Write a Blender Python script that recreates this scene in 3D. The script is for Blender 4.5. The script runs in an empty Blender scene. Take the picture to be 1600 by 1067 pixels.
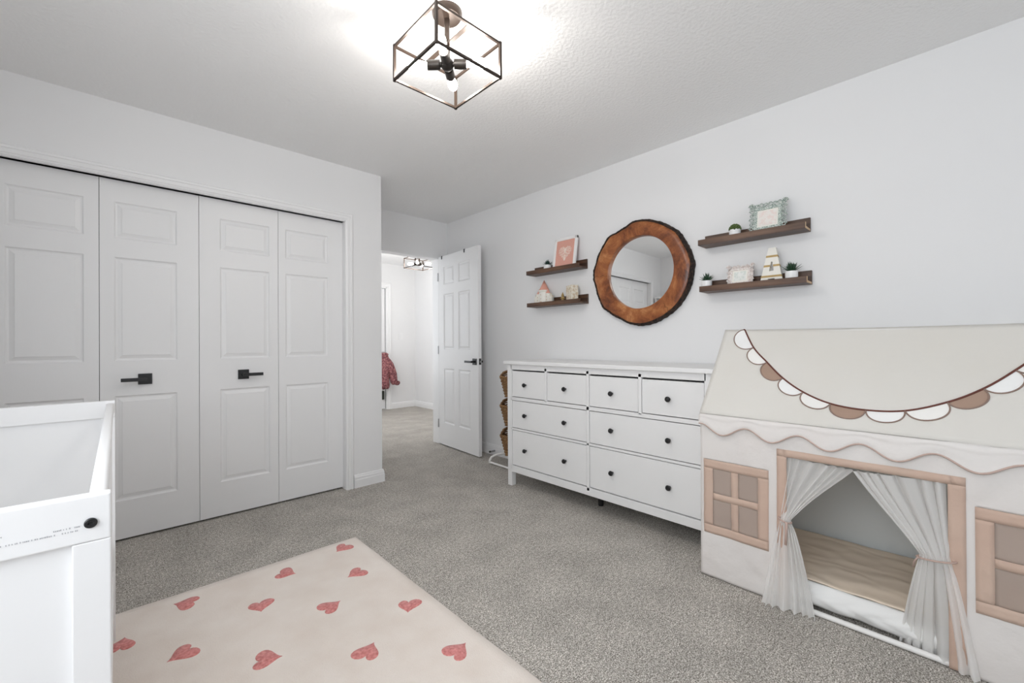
import bpy, bmesh, math, random
from mathutils import Vector, Matrix, noise
random.seed(4)
S = bpy.context.scene
COL = S.collection
PI = math.pi
R = math.radians

# ------------------------------------------------------------------ camera
F_PX, CAM_H = 664.83, 1.1056
ya, pit, rol = R(43.41), R(0.186), R(-0.327)
fw = Vector((math.sin(ya)*math.cos(pit), math.cos(ya)*math.cos(pit), math.sin(pit)))
rt = Vector((math.cos(ya), -math.sin(ya), 0)); up = rt.cross(fw)
r2 = rt*math.cos(rol) + up*math.sin(rol); u2 = up*math.cos(rol) - rt*math.sin(rol)
cd = bpy.data.cameras.new('camera'); cam = bpy.data.objects.new('camera', cd); COL.objects.link(cam)
cd.sensor_width = 36; cd.lens = F_PX/1600*36; cd.clip_start = 0.02; cd.clip_end = 60
cam.matrix_world = Matrix(((r2.x, u2.x, -fw.x, 0), (r2.y, u2.y, -fw.y, 0), (r2.z, u2.z, -fw.z, CAM_H), (0, 0, 0, 1)))
S.camera = cam
# ------------------------------------------------------------------ world, light, exposure
S.view_settings.view_transform = 'Standard'; S.view_settings.look = 'None'
S.view_settings.gamma = 1.0; S.view_settings.use_curve_mapping = False
S.view_settings.exposure = 0.56
S.cycles.use_denoising = True
S.cycles.max_bounces = 12; S.cycles.diffuse_bounces = 8; S.cycles.transparent_max_bounces = 16
S.cycles.sample_clamp_indirect = 6.0
W = bpy.data.worlds.new('world'); S.world = W; W.use_nodes = True
bg = W.node_tree.nodes['Background']; bg.inputs[0].default_value = (0.86, 0.93, 1.0, 1); bg.inputs[1].default_value = 0.9
BULB = 105.0        # strength of the lamp bulbs
def area(name, loc, rot, sx, sy, power, col=(1, 1, 1)):
    l = bpy.data.lights.new(name, 'AREA'); l.shape = 'RECTANGLE'; l.size = sx; l.size_y = sy; l.energy = power; l.color = col
    o = bpy.data.objects.new(name, l); o.location = loc; o.rotation_euler = rot; COL.objects.link(o)
    return o
# daylight entering through the bedroom window behind the camera, plus two fills at added windows
area('daylight_bedroom_window', (0.75, -2.73, 1.45), (R(90), 0, 0), 2.1, 1.3, 5, (0.93, 0.965, 1.0))
area('fill_added_side_window', (-0.93, 0.30, 1.55), (0, R(-90), 0), 1.1, 1.6, 25, (0.93, 0.965, 1.0))  # fill at an added left-wall window, evens out the room light
area('fill_added_hall_window', (1.72, 5.4, 1.45), (0, R(-90), 0), 1.6, 1.5, 12, (0.95, 0.975, 1.0))  # fill added inside the hall to brighten its walls

# ------------------------------------------------------------------ materials
def mat(name, col, rough=0.6, metal=0.0, spec=0.5, sheen=0.0):
    m = bpy.data.materials.new(name); m.use_nodes = True
    b = m.node_tree.nodes['Principled BSDF']
    b.inputs['Base Color'].default_value = (*col, 1); b.inputs['Roughness'].default_value = rough
    b.inputs['Metallic'].default_value = metal; b.inputs['Specular IOR Level'].default_value = spec
    if sheen: b.inputs['Sheen Weight'].default_value = sheen
    return m
def nd(m, t, **kw):
    n = m.node_tree.nodes.new(t)
    for k, v in kw.items():
        if k in n.inputs: n.inputs[k].default_value = v
        else: setattr(n, k, v)
    return n
def lk(m, a, b): m.node_tree.links.new(a, b)
def coords(m, scale=(1, 1, 1), rot=(0, 0, 0)):
    tc = nd(m, 'ShaderNodeTexCoord'); mp = nd(m, 'ShaderNodeMapping')
    mp.inputs['Scale'].default_value = scale; mp.inputs['Rotation'].default_value = rot
    lk(m, tc.outputs['Object'], mp.inputs['Vector']); return mp.outputs[0]
def bump(m, scale, strength, dist, detail=4, sc=(1, 1, 1), vec=None, tex='ShaderNodeTexNoise'):
    v = vec or coords(m, sc)
    n = nd(m, tex); n.inputs['Scale'].default_value = scale
    if 'Detail' in n.inputs: n.inputs['Detail'].default_value = detail
    lk(m, v, n.inputs['Vector'])
    b = nd(m, 'ShaderNodeBump'); b.inputs['Strength'].default_value = strength; b.inputs['Distance'].default_value = dist
    lk(m, n.outputs[0], b.inputs['Height'])
    p = m.node_tree.nodes['Principled BSDF']
    if p.inputs['Normal'].is_linked:
        lk(m, p.inputs['Normal'].links[0].from_socket, b.inputs['Normal'])
    lk(m, b.outputs[0], p.inputs['Normal']); return n
def ramp(m, fac, stops, to='Base Color'):
    r = nd(m, 'ShaderNodeValToRGB'); e = r.color_ramp.elements
    while len(e) < len(stops): e.new(0.5)
    for i, (p, c) in enumerate(stops): e[i].position = p; e[i].color = (*c, 1)
    lk(m, fac, r.inputs[0])
    if to: lk(m, r.outputs[0], m.node_tree.nodes['Principled BSDF'].inputs[to])
    return r
def sheer(name, col, alpha):
    m = mat(name, col, 0.9, spec=0.1); nt = m.node_tree; p = nt.nodes['Principled BSDF']
    out = nt.nodes['Material Output']
    tl = nd(m, 'ShaderNodeBsdfTranslucent'); tl.inputs['Color'].default_value = (*col, 1)
    tr = nd(m, 'ShaderNodeBsdfTransparent')
    m1 = nd(m, 'ShaderNodeMixShader'); m1.inputs[0].default_value = 0.5
    lk(m, p.outputs[0], m1.inputs[1]); lk(m, tl.outputs[0], m1.inputs[2])
    m2 = nd(m, 'ShaderNodeMixShader'); m2.inputs[0].default_value = alpha
    lk(m, tr.outputs[0], m2.inputs[1]); lk(m, m1.outputs[0], m2.inputs[2]); lk(m, m2.outputs[0], out.inputs[0])
    return m

M = {}
M['wall'] = mat('painted_wall', (0.80, 0.80, 0.805), 0.75, spec=0.25); bump(M['wall'], 260, 0.08, 0.001)
M['ceiling'] = mat('textured_ceiling', (0.87, 0.87, 0.87), 0.9, spec=0.1); bump(M['ceiling'], 62, 0.55, 0.006, 6)
M['trim'] = mat('white_trim', (0.83, 0.83, 0.835), 0.35)
M['door'] = mat('white_door_skin', (0.81, 0.81, 0.815), 0.42); bump(M['door'], 60, 0.10, 0.0012, 6, (9, 9, 0.35))
M['dark'] = mat('unlit_black', (0.02, 0.02, 0.02), 0.9)  # near-black colour stands in for shade inside the closet and door gaps
M['black'] = mat('matt_black_metal', (0.012, 0.012, 0.013), 0.38)
M['steel'] = mat('brushed_steel', (0.45, 0.45, 0.46), 0.35, 1.0)
M['bronze'] = mat('oil_rubbed_bronze', (0.035, 0.023, 0.017), 0.42, 0.5); bump(M['bronze'], 90, 0.1, 0.0005)
M['socket'] = mat('dark_bronze_socket', (0.020, 0.016, 0.013), 0.4, 0.3)
M['laq'] = mat('white_lacquer', (0.81, 0.81, 0.81), 0.38); bump(M['laq'], 25, 0.03, 0.0006)
M['crib'] = mat('white_painted_pine', (0.83, 0.83, 0.835), 0.42); bump(M['crib'], 40, 0.06, 0.0008, 5, (1, 1, 8))
M['ink'] = mat('grey_print', (0.42, 0.42, 0.44), 0.7)
# bedroom carpet
c = M['carpet'] = mat('grey_beige_carpet', (0.3, 0.28, 0.25), 0.97, spec=0.05)
v = coords(c)
n1 = nd(c, 'ShaderNodeTexNoise'); n1.inputs['Scale'].default_value = 210; n1.inputs['Detail'].default_value = 3; n1.inputs['Roughness'].default_value = 0.8; lk(c, v, n1.inputs['Vector'])
n2 = nd(c, 'ShaderNodeTexNoise'); n2.inputs['Scale'].default_value = 5; n2.inputs['Detail'].default_value = 5; lk(c, v, n2.inputs['Vector'])
r1 = ramp(c, n1.outputs[0], [(0.39, (0.15, 0.137, 0.122)), (0.5, (0.44, 0.41, 0.37)), (0.61, (0.90, 0.875, 0.83))], None)
r2_ = ramp(c, n2.outputs[0], [(0.35, (0.84, 0.84, 0.84)), (0.65, (1.0, 1.0, 1.0))], None)
n4 = nd(c, 'ShaderNodeTexNoise'); n4.inputs['Scale'].default_value = 62; n4.inputs['Detail'].default_value = 4; n4.inputs['Roughness'].default_value = 0.7; lk(c, v, n4.inputs['Vector'])
r4 = ramp(c, n4.outputs[0], [(0.36, (0.70, 0.69, 0.68)), (0.64, (1.16, 1.16, 1.16))], None)
m4 = nd(c, 'ShaderNodeMix', data_type='RGBA', blend_type='MULTIPLY'); m4.inputs[0].default_value = 1
lk(c, r1.outputs[0], m4.inputs[6]); lk(c, r4.outputs[0], m4.inputs[7])
mx = nd(c, 'ShaderNodeMix', data_type='RGBA', blend_type='MULTIPLY'); mx.inputs[0].default_value = 1
lk(c, m4.outputs[2], mx.inputs[6]); lk(c, r2_.outputs[0], mx.inputs[7]); lk(c, mx.outputs[2], c.node_tree.nodes['Principled BSDF'].inputs['Base Color'])
bump(c, 210, 0.3, 0.004, 3); bump(c, 6, 0.2, 0.02, 3)
c = M['rug'] = mat('cream_rug_pile', (0.70, 0.62, 0.56), 0.95, spec=0.05, sheen=0.2)
n = bump(c, 240, 0.5, 0.003, 3); n3 = nd(c, 'ShaderNodeTexNoise'); n3.inputs['Scale'].default_value = 7; n3.inputs['Detail'].default_value = 8; lk(c, coords(c), n3.inputs['Vector'])
ramp(c, n3.outputs[0], [(0.25, (0.76, 0.675, 0.61)), (0.75, (0.84, 0.775, 0.72))])
c = M['heart'] = mat('dusty_pink_pile', (0.62, 0.2, 0.19), 0.95, spec=0.05, sheen=0.2)
n = bump(c, 240, 0.6, 0.003, 3); n3 = nd(c, 'ShaderNodeTexNoise'); n3.inputs['Scale'].default_value = 90; lk(c, coords(c), n3.inputs['Vector'])
ramp(c, n3.outputs[0], [(0.3, (0.54, 0.17, 0.165)), (0.7, (0.78, 0.34, 0.32))])
c = M['walnut'] = mat('dark_walnut', (0.09, 0.04, 0.02), 0.45)
n = nd(c, 'ShaderNodeTexNoise'); n.inputs['Scale'].default_value = 22; n.inputs['Detail'].default_value = 8; lk(c, coords(c, (1, 0.1, 1.6)), n.inputs['Vector'])
ramp(c, n.outputs[0], [(0.3, (0.030, 0.015, 0.009)), (0.52, (0.085, 0.042, 0.024)), (0.75, (0.165, 0.085, 0.048))]); bump(c, 60, 0.2, 0.001, 6, (1, 0.1, 1.5))
M['rawwood'] = mat('raw_pine_end', (0.55, 0.38, 0.22), 0.6)
c = M['slab'] = mat('amber_wood_slab', (0.3, 0.1, 0.03), 0.34)
vv = coords(c)
n = nd(c, 'ShaderNodeTexNoise'); n.inputs['Scale'].default_value = 5.5; n.inputs['Detail'].default_value = 10; n.inputs['Roughness'].default_value = 0.74; n.inputs['Distortion'].default_value = 0.6; lk(c, vv, n.inputs['Vector'])
ramp(c, n.outputs[0], [(0.34, (0.075, 0.019, 0.007)), (0.44, (0.20, 0.056, 0.016)), (0.54, (0.33, 0.110, 0.032)), (0.66, (0.52, 0.23, 0.085))])
bump(c, 30, 0.15, 0.002, 6, vec=vv)
c = M['bark'] = mat('dark_bark', (0.03, 0.018, 0.012), 0.9); n = bump(c, 55, 1.0, 0.01, 6)
ramp(c, n.outputs[0], [(0.38, (0.006, 0.0045, 0.004)), (0.72, (0.060, 0.030, 0.018))])
M['mirror'] = mat('mirror_glass', (0.93, 0.94, 0.94), 0.0, 1.0)
c = M['wicker'] = mat('woven_seagrass', (0.22, 0.12, 0.05), 0.75); n = bump(c, 120, 0.8, 0.003)
ramp(c, n.outputs[0], [(0.3, (0.075, 0.036, 0.014)), (0.5, (0.23, 0.12, 0.048)), (0.72, (0.46, 0.28, 0.13))])
def cloth(key, name, col, col2=None, wr=0.35):
    m = M[key] = mat(name, col, 0.92, spec=0.1, sheen=0.1)
    if col2:
        n = nd(m, 'ShaderNodeTexNoise'); n.inputs['Scale'].default_value = 2.6; lk(m, coords(m), n.inputs['Vector'])
        ramp(m, n.outputs[0], [(0.35, col), (0.65, col2)])
    bump(m, 900, 0.15, 0.0005, 2); bump(m, 14, wr, 0.014, 4)
    return m
cloth('canvas', 'cream_canvas', (0.865, 0.825, 0.80), (0.89, 0.865, 0.845), 0.4)
cloth('roofcloth', 'ivory_roof_canvas', (0.82, 0.795, 0.745), (0.835, 0.815, 0.775), 0.15)
cloth('pinkband', 'blush_cotton_band', (0.70, 0.515, 0.42), (0.74, 0.575, 0.475), 0.6)
cloth('tan', 'tan_applique', (0.38, 0.265, 0.205), None, 0.2)
cloth('whitecloth', 'white_cotton', (0.86, 0.86, 0.85), None, 0.25)
cloth('creamcloth', 'cream_applique', (0.86, 0.845, 0.815), None, 0.15)
M['piping'] = mat('russet_piping', (0.13, 0.04, 0.028), 0.8)
M['piping2'] = mat('taupe_piping', (0.27, 0.19, 0.155), 0.85)
M['piping3'] = mat('blush_piping', (0.52, 0.39, 0.34), 0.85)
cloth('greycloth', 'grey_lining', (0.66, 0.69, 0.69), None, 0.05)
M['sheer'] = sheer('white_voile', (0.98, 0.975, 0.965), 0.90)
M['tulle'] = sheer('taupe_window_mesh', (0.80, 0.68, 0.61), 0.62)
M['ribbon'] = mat('dusty_ribbon', (0.52, 0.38, 0.33), 0.8)
c = M['quilt'] = mat('quilted_beige', (0.86, 0.74, 0.61), 0.9, spec=0.1)
vv = coords(c, (1, 1, 1)); wv = nd(c, 'ShaderNodeTexWave'); wv.inputs['Scale'].default_value = 4.5; wv.inputs['Distortion'].default_value = 7; wv.inputs['Detail'].default_value = 1; wv.inputs['Detail Scale'].default_value = 1.6; wv.bands_direction = 'X'; lk(c, vv, wv.inputs['Vector'])
b_ = nd(c, 'ShaderNodeBump'); b_.inputs['Strength'].default_value = 0.35; b_.inputs['Distance'].default_value = 0.004; lk(c, wv.outputs[1], b_.inputs['Height']); lk(c, b_.outputs[0], c.node_tree.nodes['Principled BSDF'].inputs['Normal'])
M['pvc'] = mat('white_plastic', (0.83, 0.82, 0.80), 0.3)
M['ceramic'] = mat('white_ceramic', (0.85, 0.85, 0.85), 0.25)
M['leafblue'] = mat('dark_bluegreen_leaf', (0.018, 0.055, 0.045), 0.5)
M['leafgreen'] = mat('moss_green_leaf', (0.075, 0.12, 0.028), 0.6)
M['leafdark'] = mat('dark_aloe_leaf', (0.022, 0.062, 0.030), 0.45)
M['soil'] = mat('dark_soil', (0.05, 0.035, 0.025), 0.95)
M['frame_white'] = mat('white_frame', (0.84, 0.83, 0.82), 0.4)
M['pinkprint'] = mat('salmon_print', (0.70, 0.36, 0.29), 0.7)
M['lace'] = mat('cream_lace_ink', (0.85, 0.74, 0.66), 0.7)
M['mint'] = mat('distressed_mint', (0.36, 0.45, 0.40), 0.55); n = bump(M['mint'], 200, 0.4, 0.002)
ramp(M['mint'], n.outputs[0], [(0.42, (0.20, 0.27, 0.235)), (0.60, (0.70, 0.74, 0.70))])
M['shabby'] = mat('distressed_white_pink', (0.74, 0.66, 0.63), 0.55); n = bump(M['shabby'], 150, 0.3, 0.002)
ramp(M['shabby'], n.outputs[0], [(0.38, (0.60, 0.50, 0.46)), (0.58, (0.80, 0.77, 0.75))])
def translucent(key, fac):
    m = M[key]; nt = m.node_tree; p = nt.nodes['Principled BSDF']
    tl = nd(m, 'ShaderNodeBsdfTranslucent'); mxs = nd(m, 'ShaderNodeMixShader'); mxs.inputs[0].default_value = fac
    bc = p.inputs['Base Color']
    if bc.is_linked: lk(m, bc.links[0].from_socket, tl.inputs['Color'])
    else: tl.inputs['Color'].default_value = bc.default_value
    lk(m, p.outputs[0], mxs.inputs[1]); lk(m, tl.outputs[0], mxs.inputs[2]); lk(m, mxs.outputs[0], nt.nodes['Material Output'].inputs[0])
for k_ in ('canvas', 'roofcloth', 'pinkband'): translucent(k_, 0.22)
def print_mat(key, name, a, b):
    m = M[key] = mat(name, a, 0.6); n = nd(m, 'ShaderNodeTexNoise'); n.inputs['Scale'].default_value = 60; n.inputs['Detail'].default_value = 2; lk(m, coords(m), n.inputs['Vector'])
    ramp(m, n.outputs[0], [(0.45, a), (0.6, b)])
print_mat('blushprint', 'faint_blush_print', (0.82, 0.78, 0.74), (0.80, 0.69, 0.65))
print_mat('greyprint', 'faint_green_print', (0.80, 0.81, 0.78), (0.66, 0.70, 0.66))
print_mat('marbled', 'gold_flecked_cream', (0.74, 0.69, 0.60), (0.60, 0.48, 0.33))
M['paper'] = mat('cream_paper', (0.84, 0.82, 0.76), 0.8)
M['castle'] = mat('castle_white', (0.80, 0.78, 0.72), 0.5)
M['castleroof'] = mat('castle_coral_roof', (0.74, 0.36, 0.28), 0.5)
M['gold'] = mat('gold_paint', (0.42, 0.29, 0.11), 0.5, 0.15)
M['beige'] = mat('beige_block_side', (0.62, 0.50, 0.40), 0.6)
c = M['jacket'] = mat('pink_patterned_quilting', (0.4, 0.12, 0.13), 0.8); n = bump(c, 28, 0.9, 0.012, 4)
n3 = nd(c, 'ShaderNodeTexNoise'); n3.inputs['Scale'].default_value = 40; lk(c, coords(c), n3.inputs['Vector'])
ramp(c, n3.outputs[0], [(0.38, (0.14, 0.045, 0.055)), (0.52, (0.30, 0.10, 0.11)), (0.66, (0.46, 0.22, 0.21))])
M['bag'] = mat('dark_green_grey_cloth', (0.05, 0.055, 0.045), 0.85)
def emis(name, col, strength):
    m = bpy.data.materials.new(name); m.use_nodes = True; nt = m.node_tree; nt.nodes.remove(nt.nodes['Principled BSDF'])
    e = nt.nodes.new('ShaderNodeEmission'); e.inputs[0].default_value = (*col, 1); e.inputs[1].default_value = strength
    nt.links.new(e.outputs[0], nt.nodes['Material Output'].inputs[0]); return m
M['bulb'] = emis('glowing_bulb', (1.0, 0.95, 0.89), BULB)
c = M['glass'] = mat('window_pane', (0.9, 0.95, 0.95), 0.05)
tr = nd(c, 'ShaderNodeBsdfTransparent'); m2 = nd(c, 'ShaderNodeMixShader'); m2.inputs[0].default_value = 0.06
lk(c, tr.outputs[0], m2.inputs[1]); lk(c, c.node_tree.nodes['Principled BSDF'].outputs[0], m2.inputs[2]); lk(c, m2.outputs[0], c.node_tree.nodes['Material Output'].inputs[0])

# ------------------------------------------------------------------ builders
def bmn(): return bmesh.new()
def box(bm, a, b, bev=0.0, seg=2):
    x0, y0, z0 = [min(p, q) for p, q in zip(a, b)]; x1, y1, z1 = [max(p, q) for p, q in zip(a, b)]
    g = bmesh.ops.create_cube(bm, size=1.0)['verts']
    for v in g: v.co = Vector(((x0+x1)/2+v.co.x*(x1-x0), (y0+y1)/2+v.co.y*(y1-y0), (z0+z1)/2+v.co.z*(z1-z0)))
    if bev > 0:
        es = {e for v in g for e in v.link_edges}
        bmesh.ops.bevel(bm, geom=list(es), offset=bev, segments=seg, affect='EDGES', profile=0.6)
    return bm
def frames(pts, closed=False):
    n = len(pts); out = []; prev = None
    for i, p in enumerate(pts):
        a = pts[(i-1) % n] if (closed or i > 0) else p; b = pts[(i+1) % n] if (closed or i < n-1) else p
        t = (b-a).normalized()
        if prev is None:
            h = Vector((0, 0, 1)) if abs(t.z) < 0.9 else Vector((1, 0, 0)); s = t.cross(h).normalized()
        else: s = (prev - t*prev.dot(t)).normalized()
        prev = s; out.append((t, s, t.cross(s)))
    return out
def tube(bm, pts, r, n=8, closed=False, flat=1.0):
    pts = [Vector(p) for p in pts]; fr = frames(pts, closed); rings = []
    for i, (p, (t, s, u)) in enumerate(zip(pts, fr)):
        rr = r[i] if isinstance(r, (list, tuple)) else r
        rings.append([bm.verts.new(p + (s*math.cos(2*PI*k/n) + u*math.sin(2*PI*k/n)*flat)*rr) for k in range(n)])
    m = len(rings)
    for i in range(m if closed else m-1):
        a, b = rings[i], rings[(i+1) % m]
        for k in range(n): bm.faces.new((a[k], a[(k+1) % n], b[(k+1) % n], b[k]))
    if not closed:
        bm.faces.new(rings[0][::-1]); bm.faces.new(rings[-1])
    return bm
def lathe(bm, prof, origin=(0, 0, 0), axis=(0, 0, 1), n=20):
    o = Vector(origin); ax = Vector(axis).normalized()
    h = Vector((1, 0, 0)) if abs(ax.x) < 0.9 else Vector((0, 1, 0)); s = ax.cross(h).normalized(); u = ax.cross(s)
    rings = []
    for r, z in prof:
        if r < 1e-6: rings.append([bm.verts.new(o + ax*z)])
        else: rings.append([bm.verts.new(o + ax*z + (s*math.cos(2*PI*k/n) + u*math.sin(2*PI*k/n))*r) for k in range(n)])
    for a, b in zip(rings, rings[1:]):
        for k in range(n):
            q = [a[k % len(a)], a[(k+1) % len(a)], b[(k+1) % len(b)], b[k % len(b)]]; f = []
            for x in q:
                if x not in f: f.append(x)
            if len(f) > 2: bm.faces.new(f)
    for rg in (rings[0], rings[-1]):
        if len(rg) > 1:
            try: bm.faces.new(rg)
            except ValueError: pass
    return bm
def prism(bm, pts, off):
    off = Vector(off); a = [bm.verts.new(Vector(p)) for p in pts]; b = [bm.verts.new(Vector(p)+off) for p in pts]
    n = len(a); bm.faces.new(a); bm.faces.new(b[::-1])
    for i in range(n): bm.faces.new((a[(i+1) % n], a[i], b[i], b[(i+1) % n]))
    return bm
def grid(bm, f, us, vs, skip=None):
    V = [[bm.verts.new(Vector(f(u, v))) for v in vs] for u in us]
    for i in range(len(us)-1):
        for j in range(len(vs)-1):
            if skip and skip((us[i]+us[i+1])/2, (vs[j]+vs[j+1])/2): continue
            bm.faces.new((V[i][j], V[i+1][j], V[i+1][j+1], V[i][j+1]))
    for row in V:
        for v in row:
            if not v.link_faces: bm.verts.remove(v)
    return bm
def lin(a, b, n): return [a+(b-a)*i/n for i in range(n+1)]
ROOTM = {}
def obj(name, bm, m, parent=None, smooth=False, world=True, thick=0, kind=None):
    bmesh.ops.recalc_face_normals(bm, faces=bm.faces)
    if parent is not None and world:
        bm.transform(ROOTM.get(parent.name, Matrix()).inverted())
    me = bpy.data.meshes.new(name); bm.to_mesh(me); bm.free()
    me.materials.append(m if not isinstance(m, str) else M[m])
    if smooth:
        for p in me.polygons: p.use_smooth = True
        if smooth != 'all':
            try: me.set_sharp_from_angle(angle=R(40))
            except Exception: pass
    o = bpy.data.objects.new(name, me); COL.objects.link(o)
    if parent is not None:
        o.parent = parent; ROOTM[o.name] = ROOTM.get(parent.name, Matrix())
    if thick:
        md = o.modifiers.new('thickness', 'SOLIDIFY'); md.thickness = thick; md.offset = 0
    if kind: o['kind'] = kind
    return o
def tag(o, label, cat, group=None, kind=None):
    if label: o['label'] = label
    if cat: o['category'] = cat
    if group: o['group'] = group
    if kind: o['kind'] = kind
    return o
def thing(name, label, cat, loc=(0, 0, 0), rz=0, group=None, kind=None):
    o = bpy.data.objects.new(name, None); COL.objects.link(o); o.location = loc; o.rotation_euler = (0, 0, rz); o.empty_display_size = 0.1
    ROOTM[o.name] = Matrix.Translation(Vector(loc)) @ Matrix.Rotation(rz, 4, 'Z')
    return tag(o, label, cat, group, kind)
def dup(root, loc, rz, label, group=None):
    r = root.copy(); COL.objects.link(r); r.location = loc; r.rotation_euler = (0, 0, rz); r['label'] = label
    if group: r['group'] = group
    for ch in list(root.children):
        c = ch.copy(); COL.objects.link(c); c.parent = r
        for g in list(ch.children):
            d = g.copy(); COL.objects.link(d); d.parent = c
    return r
def part_label(o, l): o['label'] = l; return o

# ------------------------------------------------------------------ room shell
H = 2.452; XR = 2.771; YC = 3.208; YB = 3.98; XL = -0.80; YK = -2.60; XC = 1.591; YH = 6.65; XH = 3.93; T = 0.11
def struct(name, bm, m, label=None):
    o = obj(name, bm, m); o['kind'] = 'structure'
    if label: o['label'] = label
    return o
bm = bmn(); box(bm, (XL-T, YK-T, -0.06), (XH+T, YH+1.2, 0)); struct('floor', bm, 'carpet', 'speckled grey-beige carpeted floor')
bm = bmn(); box(bm, (XL-T, YK-T, H), (XH+T, YH+1.2, H+0.08)); struct('ceiling', bm, 'ceiling', 'white stippled ceiling')
bm = bmn(); box(bm, (XR, YK-T, 0), (XR+T, YB+0.0, H)); struct('wall_right', bm, 'wall', 'white wall behind the dresser, shelves and round mirror')
sy0, sy1, sz0, sz1 = -.60, 1.20, .95, 2.15
bm = bmn(); box(bm, (XL-T, YK-T, 0), (XL, sy0, H)); box(bm, (XL-T, sy1, 0), (XL, YC+0.8, H)); box(bm, (XL-T, sy0, 0), (XL, sy1, sz0)); box(bm, (XL-T, sy0, sz1), (XL, sy1, H)); struct('wall_left', bm, 'wall', 'white wall at the left, seen only in the mirror')
w = thing('added_window_side', 'white-framed window added in the left wall to even the light, out of view', None, (XL-.06, .30, sz0), kind='structure')  # unseen window added to go with the side fill
bm = bmn()
for a, b in (((XL-.09, sy0, sz0), (XL-.03, sy1, sz0+.05)), ((XL-.09, sy0, sz1-.05), (XL-.03, sy1, sz1)), ((XL-.09, sy0, sz0), (XL-.03, sy0+.05, sz1)), ((XL-.09, sy1-.05, sz0), (XL-.03, sy1, sz1))): box(bm, a, b)
obj('window_frame', bm, 'trim', w)
bm = bmn(); box(bm, (XL-.062, sy0+.05, sz0+.05), (XL-.058, sy1-.05, sz1-.05)); obj('pane', bm, 'glass', w)
# back wall with the window opening
wx0, wx1, wz0, wz1 = -0.35, 1.85, 0.75, 2.15
bm = bmn()
box(bm, (XL, YK-T, 0), (wx0, YK, H)); box(bm, (wx1, YK-T, 0), (XR, YK, H)); box(bm, (wx0, YK-T, 0), (wx1, YK, wz0)); box(bm, (wx0, YK-T, wz1), (wx1, YK, H))
struct('wall_back', bm, 'wall', 'white window wall behind the viewer')
w = thing('window_1', 'wide white-framed bedroom window behind the viewer', None, (0.75, YK-0.06, wz0), kind='structure')
bm = bmn()
for a, b in (((wx0, YK-.09, wz0), (wx1, YK-.03, wz0+.05)), ((wx0, YK-.09, wz1-.05), (wx1, YK-.03, wz1)), ((wx0, YK-.09, wz0), (wx0+.05, YK-.03, wz1)), ((wx1-.05, YK-.09, wz0), (wx1, YK-.03, wz1)), ((0.73, YK-.09, wz0), (0.77, YK-.03, wz1))): box(bm, a, b)
obj('window_frame', bm, 'trim', w)
for a, b in ((wx0+.05, .73), (.77, wx1-.05)):
    bm = bmn(); box(bm, (a, YK-.062, wz0+.05), (b, YK-.058, wz1-.05)); obj('pane', bm, 'glass', w)
bm = bmn(); box(bm, (wx0-.04, YK-.02, wz0-.03), (wx1+.04, YK+.05, wz0), 0.004); obj('window_sill', bm, 'trim', w)
# closet wall with opening
cx0, cx1, cz1 = -0.505, 1.312, 2.048
bm = bmn(); box(bm, (XL, YC, 0), (cx0, YC+T, H)); box(bm, (cx1, YC, 0), (XC, YC+T, H)); box(bm, (cx0, YC, cz1), (cx1, YC+T, H))
struct('wall_closet', bm, 'wall', 'white wall around the folding closet doors')
bm = bmn(); box(bm, (XC-T, YC+T, 0), (XC, YB+T, H)); struct('wall_closet_side', bm, 'wall', 'short white wall returning from the closet corner to the doorway')
bm = bmn(); box(bm, (XL, YC+.72, 0), (XC-T, YC+.80, H)); struct('wall_closet_inside', bm, 'dark', 'rear wall inside the closet, coloured near black as shade')  # wall coloured near black so the closet reads as unlit
dx0, dx1, dz1 = 1.845, 2.658, 2.052
bm = bmn(); box(bm, (XC, YB, 0), (dx0, YB+T, H)); box(bm, (dx1, YB, 0), (XH, YB+T, H)); box(bm, (dx0, YB, dz1), (dx1, YB+T, H))
struct('wall_doorway', bm, 'wall', 'white wall over and beside the bedroom doorway')
bm = bmn(); box(bm, (XH, YB+T, 0), (XH+T, YH+T, H)); struct('wall_hall_right', bm, 'wall', 'bright white hall wall seen past the open door')
ox0, ox1, oz1 = 2.62, 3.395, 2.05
bm = bmn(); box(bm, (1.3, YH, 0), (ox0, YH+T, H)); box(bm, (ox1, YH, 0), (XH, YH+T, H)); box(bm, (ox0, YH, oz1), (ox1, YH+T, H))
struct('wall_hall_far', bm, 'wall', 'far hall wall with the light switch')
bm = bmn(); box(bm, (1.30, YB+T, 0), (1.40, 4.55, H)); box(bm, (1.30, 6.25, 0), (1.40, YH, H)); box(bm, (1.30, 4.55, 0), (1.40, 6.25, .7)); box(bm, (1.30, 4.55, 2.2), (1.40, 6.25, H))
struct('wall_hall_left', bm, 'wall', 'hall wall hidden behind the closet')
w = thing('added_window_hall', 'window added out of sight to brighten the hall', None, (1.33, 5.4, .7), kind='structure')  # unseen window added to go with the hall fill
bm = bmn()
for a, b in (((1.32, 4.55, .7), (1.38, 6.25, .75)), ((1.32, 4.55, 2.15), (1.38, 6.25, 2.2)), ((1.32, 4.55, .7), (1.38, 4.6, 2.2)), ((1.32, 6.2, .7), (1.38, 6.25, 2.2))): box(bm, a, b)
obj('window_frame', bm, 'trim', w)
bm = bmn(); box(bm, (1.348, 4.6, .75), (1.352, 6.2, 2.15)); obj('pane', bm, 'glass', w)

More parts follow.
